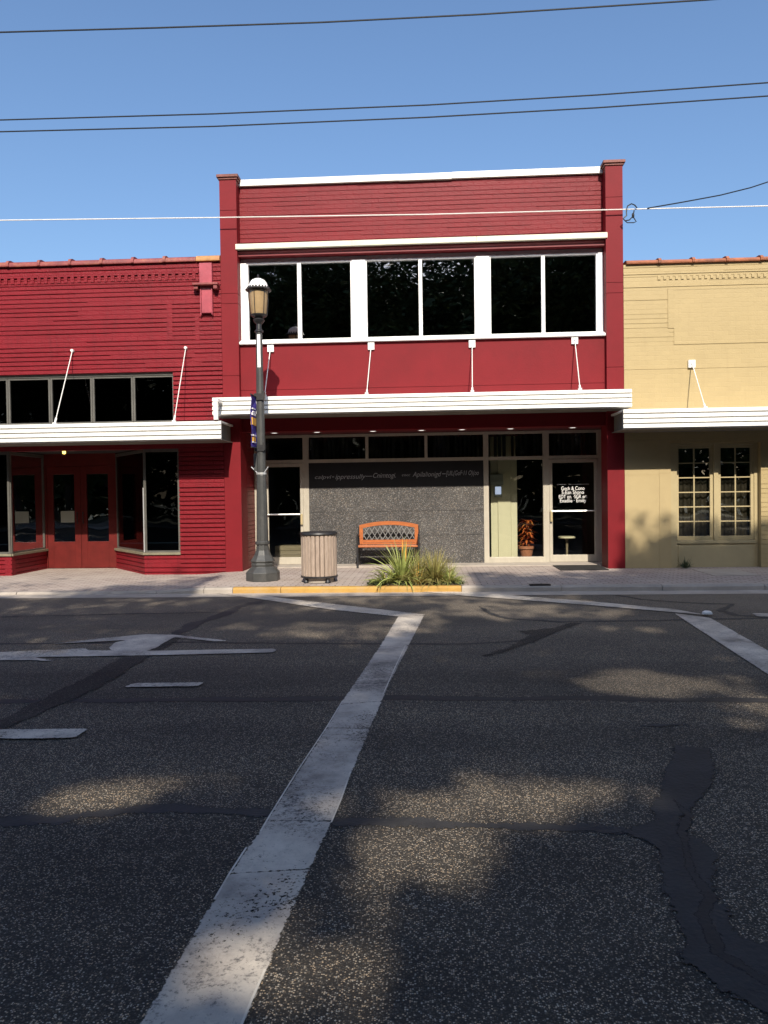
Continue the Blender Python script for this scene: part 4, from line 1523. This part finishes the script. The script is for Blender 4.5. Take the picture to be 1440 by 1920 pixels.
GB = 'plants in the kerbside bed'
clump('strap_plant', 'dense leaning grassy plant between the tall plant and the right end of the kerbside bed', -.16, 12.40, 220, (.3, .58), (.014, .026), (.2, 1.5), 'blade_olive', 8, 'blade_green', group=GB)
clump('strap_plant', 'tall pale green strap leaved plant in the middle of the kerbside bed', -.40, 12.33, 130, (.36, .78), (.036, .056), (.3, 1.5), 'blade_green', 2, 'gold_cloth', group=GB)
clump('strap_plant', 'bushy olive grassy plant right of the tallest plant in the kerbside bed', .10, 12.30, 420, (.3, .62), (.014, .028), (.2, 1.45), 'blade_olive', 7, 'blade_green', group=GB)
clump('strap_plant', 'low spreading grassy plant at the far right corner of the kerbside bed', .33, 12.25, 170, (.2, .42), (.012, .024), (.15, 1.3), 'blade_green', 10, 'blade_olive', group=GB)
clump('strap_plant', 'low arching plant sprawling left in the kerbside bed', -.66, 12.2, 70, (.25, .52), (.02, .034), (.1, 1.0), 'blade_green', 3, 'blade_olive', group=GB)
clump('strap_plant', 'small brownish tuft at the front of the kerbside bed', -.15, 12.12, 160, (.15, .42), (.009, .018), (.2, 1.4), 'blade_olive', 5, 'gold_cloth', group=GB)
cvr = MB()
for i in range(900):
    x = rnd.uniform(bx0 + .02, bx1 + .06)
    y = rnd.uniform(by0, by1 - .15)
    a = rnd.uniform(0, 6.28)
    leaf_blade(cvr, (x, y, .0), (math.cos(a), math.sin(a), rnd.uniform(.3, 1.6)), rnd.uniform(.05, .15), rnd.uniform(.02, .035) if i % 3 else .012, 1.2, 3, .1)
gc = obj('ground_cover', cvr, 'blade_dark')
gc['kind'] = 'stuff'
tag(gc, 'low dark green weeds covering the soil of the kerbside bed', 'ground cover')
wx, wy_ = G(1278, 1063, 0)
clump('weed', 'small green weed growing at the foot of the cream wall', 4.72, 14.36, 44, (.08, .25), (.02, .032), (.3, 1.4), 'blade_dark', cat='weed')

# door mat
mt_ = MB().box(2.42, 3.28, 14.12, 15.04, .001, .016)
for k in range(14):
    mt_.box(2.45, 3.25, 14.15 + k * .063, 14.18 + k * .063, .0162, .019)
tag(obj('door_mat', mt_, 'dark_rubber', None, bevel=.003), 'dark rubber door mat in front of the lettered glass door', 'door mat')
# flat iron cover let into the paving
fx, fy = G(1012, 1096, 0)
tag(obj('drain_cover', MB().box(fx - .16, fx + .16, fy - .06, fy + .06, -.05, .008).box(fx - .13, fx + .13, fy - .04, fy + .04, .0082, .012), 'black_iron'), 'small dark iron cover in the pavement by the kerb', 'drain cover')


# ------------------------------------------------------------------ overhead cables
def cable(name, label, pts, r, mat, y, cat='cable', group=None, sag=0):
    P3 = [Vector((*F(px, py, yy),)) for (px, py), yy in zip(pts, y)]
    P3 = [Vector((p.x, yy, p.y)) for p, yy in zip(P3, y)]
    # run straight on beyond the picture on both sides
    d0 = (P3[0] - P3[1]).normalized()
    d1 = (P3[-1] - P3[-2]).normalized()
    P3 = [P3[0] + d0 * 40] + P3 + [P3[-1] + d1 * 40]
    o = obj(name, MB().tube(P3, r, 6), mat, None, True)
    return tag(o, label, cat, group)


GC = 'overhead cables'
yw = 23
cable('overhead_cable', 'topmost black cable crossing the sky', [(0, 60.5), (300, 52), (600, 42), (900, 27), (1320, 0), (1440, -9)], .024, 'wire_black', [yw] * 6, group=GC)
cable('overhead_cable', 'upper black cable of the close pair crossing the sky', [(0, 225), (400, 213.5), (800, 197), (1120, 178), (1440, 155)], .02, 'wire_black', [yw] * 5, group=GC)
cable('overhead_cable', 'lower black cable of the close pair crossing the sky', [(0, 247), (400, 237), (800, 220), (1120, 202), (1440, 180)], .02, 'wire_black', [yw] * 5, group=GC)
cable('overhead_cable', 'pale white cable strung low across the parapet of the tall red shop', [(0, 413), (400, 408), (800, 402), (1175, 392.5), (1440, 386)], .010, 'wire_white', [14.2, 14.25, 14.3, 14.36, 14.36], group=GC)
P_ = [F(x_, y_, 14.34) for x_, y_ in ((1214, 390.5), (1290, 371), (1370, 350), (1440, 327))]
d = MB().tube([(p[0], 14.34 + .25 * i, p[1] + .02 * i) for i, p in enumerate(P_)] + [(P_[-1][0] + 6, 18, P_[-1][1] + 2.6)], .011, 6)
lo = [(1194.5, 390), (1190, 384.5), (1184, 382), (1177, 386), (1175, 392), (1174.5, 399), (1175, 404), (1171, 407.5), (1168.5, 410), (1172, 414), (1180, 412.5), (1186, 406.5), (1188, 400), (1189, 394.5)]
d.tube([(*(lambda q: (q[0], 14.32, q[1]))(F(x_, y_, 14.32)),) for x_, y_ in lo], .011, 6)
lo = [(1187, 406), (1190, 411), (1193, 415.5), (1188, 417.5), (1176, 417.5), (1171, 413)]
d.tube([(*(lambda q: (q[0], 14.34, q[1]))(F(x_, y_, 14.34)),) for x_, y_ in lo], .009, 6)
p = F(1187, 404, 14.33)
d.lathe([(.012, p[1] - .045), (.024, p[1] - .02), (.024, p[1] + .02), (.012, p[1] + .045)], 8, p[0], 14.33)
tag(obj('service_cable', d, 'wire_black', None, True), 'thin black cable ending in a looped tangle beside the right pilaster', 'cable')

# ------------------------------------------------------------------ trees across the street, whose shade falls on the road
# openings in the crowns: (photo point, half-widths) of each pool of sunlight, laid out on the ground
POOLS = []
for px, py, rx, ry, s in ((780, 1592, 130, 58, 1), (700, 1510, 110, 22, .95), (1000, 1500, 220, 32, 1), (920, 1452, 90, 24, .9), (1200, 1487, 60, 17, .95), (215, 1492, 95, 28, 1), (360, 1463, 100, 18, .85),
                         (415, 1805, 52, 46, 1), (612, 1862, 40, 50, .95), (1225, 1281, 115, 24, 1), (1040, 1270, 70, 14, .85), (1330, 1275, 60, 18, .85), (1425, 1338, 80, 26, .9), (1160, 1325, 60, 11, .8),
                         (590, 1370, 70, 14, .8), (850, 1412, 60, 15, .7), (670, 1182, 150, 15, .9), (770, 1168, 60, 18, .9), (1000, 1146, 200, 12, .95), (830, 1126, 260, 8, .9), (1180, 1179, 70, 8, .9),
                         (920, 1640, 90, 26, .6), (130, 1145, 190, 8, .6), (560, 1140, 140, 8, .7), (720, 1215, 50, 15, .7), (330, 1560, 80, 18, .4), (1050, 1420, 70, 14, .6), (640, 1600, 60, 24, .6), (1300, 1430, 50, 12, .35),
                         (850, 1520, 400, 90, .2), (300, 1490, 240, 60, .18), (1240, 1300, 260, 45, .2), (800, 1170, 700, 30, .25), (560, 1215, 260, 16, .2), (250, 1130, 130, 5, .8), (950, 1120, 160, 6, .8), (480, 1175, 80, 6, .7), (900, 1235, 70, 7, .6), (1100, 1215, 90, 7, .6), (200, 1180, 110, 6, .5), (1350, 1230, 60, 8, .6), (60, 1230, 90, 8, .4)):
    cx0, cy0 = G(px, py, RZ)
    rxw = abs(G(px + rx, py, RZ)[0] - cx0)
    ryw = abs(G(px, py - ry, RZ)[1] - G(px, py + ry, RZ)[1]) / 2
    POOLS.append((cx0, cy0, max(.15, rxw), max(.15, ryw), s))
prnd = random.Random(12)
for _ in range(34):                              # small stray openings between the larger ones
    py = 1215 + 640 * prnd.random() ** 1.3
    cx0, cy0 = G(prnd.uniform(-60, 1500), py, RZ)
    if not (abs(cx0 - 1.6) < .8 and cy0 < 5):
        POOLS.append((cx0, cy0, prnd.uniform(.14, .34), prnd.uniform(.12, .3), prnd.uniform(.45, .85)))
POOLS = np.array(POOLS)


def shade_wish(X, Y):
    """how much of the crown stands between the sun and the ground point (X, Y)"""
    s = np.ones_like(X)
    for cx0, cy0, rxw, ryw, k in POOLS:
        q = np.hypot((X - cx0) / (rxw + .07), (Y - cy0) / (ryw + .08))
        q = q + .26 * np.sin(3.7 * X + 1.1 * Y + cx0) * np.sin(3.1 * Y - 1.3 * X + cy0) + .16 * np.sin(8.3 * X + cy0) * np.sin(7.1 * Y - 2 * X)
        s = np.minimum(s, 1 - k * np.clip((1.25 - q) / .3, 0, 1))
    s = s * (1 - .22 * np.clip((Y - 6.5) / 4, 0, 1))
    mid_ = (X > -3.7) & (X < .75)
    east = X >= .75
    far_e = X >= 3.45
    west = X <= -3.7
    s = np.where(mid_, np.minimum(s, np.clip((11.75 - Y) / .8, 0, 1)), s)
    s = np.where(east & ~far_e, np.minimum(s, np.where(Y > 11.7, .9, 1) * np.clip((14.3 - Y) / .7, 0, 1)), s)
    s = np.where(far_e, np.minimum(s, np.where(Y > 13.2, .85, .93) * np.clip((15.9 - Y) / 1.0, 0, 1)), s)
    s = np.where(west, np.minimum(s, np.where(Y > 11.4, .62 + .36 * np.sin(2.1 * Y + .9 * X) * np.sin(1.3 * X + 2), 1) * np.clip((14.9 - Y) / .9, 0, 1)), s)
    return s


# thin places in the crowns where the sky shows through
GAPS = [(6.2, -10, 12.3, 1.3, .93), (-7.6, -10, 11.6, 1.2, .75), (-8.2, -10, 13.2, .9, .9), (-2.0, -10, 13.2, .9, .9), (2.6, -10, 13.6, .8, .8), (5.0, -10, 13.6, .9, .8)]


def tree(label, x, y, zc, rad, nleaf, seed, ls=1.0):
    r = random.Random(seed)
    g = np.random.default_rng(seed)
    t = thing('street_tree', label, 'tree', (x, y, .02), 0, 'trees across the street')
    tr = MB()
    zf = zc - rad[2] * .75
    tr.tube([(0, 0, -.1), (.03, .02, .4), (.06, -.02, 1.8), (.0, .05, zf * .7), (.1, .1, zf)], [.42, .32, .27, .24, .2], 12)
    tips = []

    def clear(a, b_):
        for q in range(9):
            p = Vector(a).lerp(Vector(b_), q / 8) + Vector((x, y, .02))
            kk = (p.z - RZ) / .77
            for cx0, cy0, rxw, ryw, st_ in POOLS:
                if st_ > .75 and math.hypot((p.x - .12 * kk - cx0) / (rxw + .15), (p.y + kk - cy0) / (ryw + .15)) < 1:
                    return False
        return True

    for k in range(9):
        a = k * 2 * math.pi / 9 + r.uniform(-.3, .3)
        q = r.uniform(.55, .85)
        e = (math.cos(a) * rad[0] * q, math.sin(a) * rad[1] * q, zc + rad[2] * r.uniform(-.35, .5) - .02)
        mdl = (e[0] * .4, e[1] * .4, zf + (e[2] - zf) * .55 + .4)
        b0 = zf * r.uniform(.72, .98)
        if not (clear(mdl, e) and clear((.03, .05, b0), mdl)):
            continue
        tr.tube([(.03, .05, b0), mdl, ((mdl[0] + e[0]) / 2 + r.uniform(-.3, .3), (mdl[1] + e[1]) / 2 + r.uniform(-.3, .3), (mdl[2] + e[2]) / 2 + .3), e], [.15, .11, .07, .03], 8)
        for _ in range(5):
            b1 = Vector(mdl)
            a2 = r.uniform(0, 6.28)
            e2 = b1 + Vector((math.cos(a2) * 2.2, math.sin(a2) * 2.2, r.uniform(-.2, 1.6)))
            if clear(b1, e2):
                tr.tube([b1, b1.lerp(e2, .5) + Vector((0, 0, .15)), e2], [.06, .04, .014], 5)
    obj('trunk', tr, 'bark', t, True, True)
    # leaves: clumps spread through the crown, more of them towards its skin
    nc = 420
    u = g.normal(size=(nc, 3))
    u /= np.linalg.norm(u, axis=1)[:, None]
    rr = g.random(nc) ** .38
    cen = u * rr[:, None] * np.array(rad)
    idx = g.integers(0, nc, nleaf)
    pos = cen[idx] + g.normal(size=(nleaf, 3)) * np.array([.55, .55, .4])
    pos[:, 2] += zc - .02
    # world position, its shadow on the road, and the crown's openings
    W = pos + np.array([x, y, .02])
    k = (W[:, 2] - RZ) / .77
    keep = g.random(nleaf) < shade_wish(W[:, 0] - .12 * k, W[:, 1] + k)
    for gx, gy, gz, gr_, gp in GAPS:
        keep &= (np.linalg.norm((W - np.array([gx, gy, gz])) / np.array([gr_, 4 * gr_, gr_]), axis=1) > 1) | (g.random(nleaf) > gp)
    keep &= (W[:, 2] - EYE) > .72 * W[:, 1] + .4
    pos = pos[keep]
    n = len(pos)
    a = g.random(n) * 6.283
    tilt = g.normal(size=n) * .55
    d = np.stack([np.cos(a), np.sin(a), tilt * .6], 1)
    d /= np.linalg.norm(d, axis=1)[:, None]
    s = np.cross(d, g.normal(size=(n, 3)) * .6 + np.array([0, -.5, .8]))
    s /= np.linalg.norm(s, axis=1)[:, None] + 1e-9
    ln_ = (.10 + .08 * g.random(n))[:, None] * ls
    wd = ln_ * (.36 + .14 * g.random(n))[:, None]
    V = np.stack([pos - d * ln_, pos + s * wd, pos + d * ln_, pos - s * wd], 1).reshape(-1, 3)
    me = bpy.data.meshes.new('crown')
    me.vertices.add(4 * n)
    me.vertices.foreach_set('co', V.astype(np.float32).ravel())
    me.loops.add(4 * n)
    me.loops.foreach_set('vertex_index', np.arange(4 * n, dtype=np.int32))
    me.polygons.add(n)
    me.polygons.foreach_set('loop_start', np.arange(0, 4 * n, 4, dtype=np.int32))
    me.polygons.foreach_set('loop_total', np.full(n, 4, dtype=np.int32))
    me.update(calc_edges=True)
    me.materials.append(MATS['tree_leaf'])
    o = bpy.data.objects.new('crown', me)
    COL.objects.link(o)
    o.parent = t


tree('broad leafy tree across the street facing the red brick shop', -8.5, -9.6, 10.3, (6.2, 8.2, 3.9), 90000, 3)
tree('broad leafy tree across the street facing the tall red shop', .8, -9.3, 11.0, (6.0, 8.4, 4.1), 90000, 4)
tree('tallest leafy tree across the street facing the cream shop', 9.2, -8.6, 11.9, (6.8, 8.6, 4.5), 105000, 5)
BK = 'leafy tree in the added row blocking sky light beyond the first trees across the street'
for i, tx in enumerate((-36, -24, -12, 0, 12, 24, 36)):  # unseen back row, added to dim the sky light on the shop fronts
    tree(BK, tx + rnd.uniform(-1.5, 1.5), -23 + rnd.uniform(-1, 1), 8.6, (7.5, 6.0, 6.4), 15000, 20 + i, 2.2)
SD = 'leafy tree added along the far pavement to block sky light from the side'
for i, tx in enumerate((-31, -20, 21, 32)):  # unseen side trees, added to cut off more of the sky light
    tree(SD, tx, -10.5, 10.4, (6.4, 7.0, 4.6), 16000, 40 + i, 2.0)

# wood added out of view to block low sky light: one far mass
g = np.random.default_rng(77)
n = 60000
wx_ = g.random(n) * 190 - 95
hgt = 8.2 + 1.6 * np.sin(wx_ * .21) + 1.1 * np.sin(wx_ * .53 + 1) + .8 * np.sin(wx_ * 1.1)
pos = np.stack([wx_, -36 - 7 * g.random(n) + .004 * wx_ ** 2, hgt * g.random(n) ** .8 - .1], 1)
d = g.normal(size=(n, 3)) * np.array([1, 1, .7])
d /= np.linalg.norm(d, axis=1)[:, None]
s_ = np.cross(d, g.normal(size=(n, 3)))
s_ /= np.linalg.norm(s_, axis=1)[:, None]
ln_ = (.35 + .3 * g.random(n))[:, None]
V = np.stack([pos - d * ln_, pos + s_ * ln_ * .5, pos + d * ln_, pos - s_ * ln_ * .5], 1).reshape(-1, 3)
me = bpy.data.meshes.new('sky_blocking_wood')
me.from_pydata(V.tolist(), [], np.arange(4 * n).reshape(-1, 4).tolist())
me.materials.append(MATS['tree_leaf'])
o = bpy.data.objects.new('sky_blocking_wood', me)
COL.objects.link(o)
o['kind'] = 'stuff'
tag(o, 'added dark green wood blocking low sky light far beyond the street trees', 'wood')
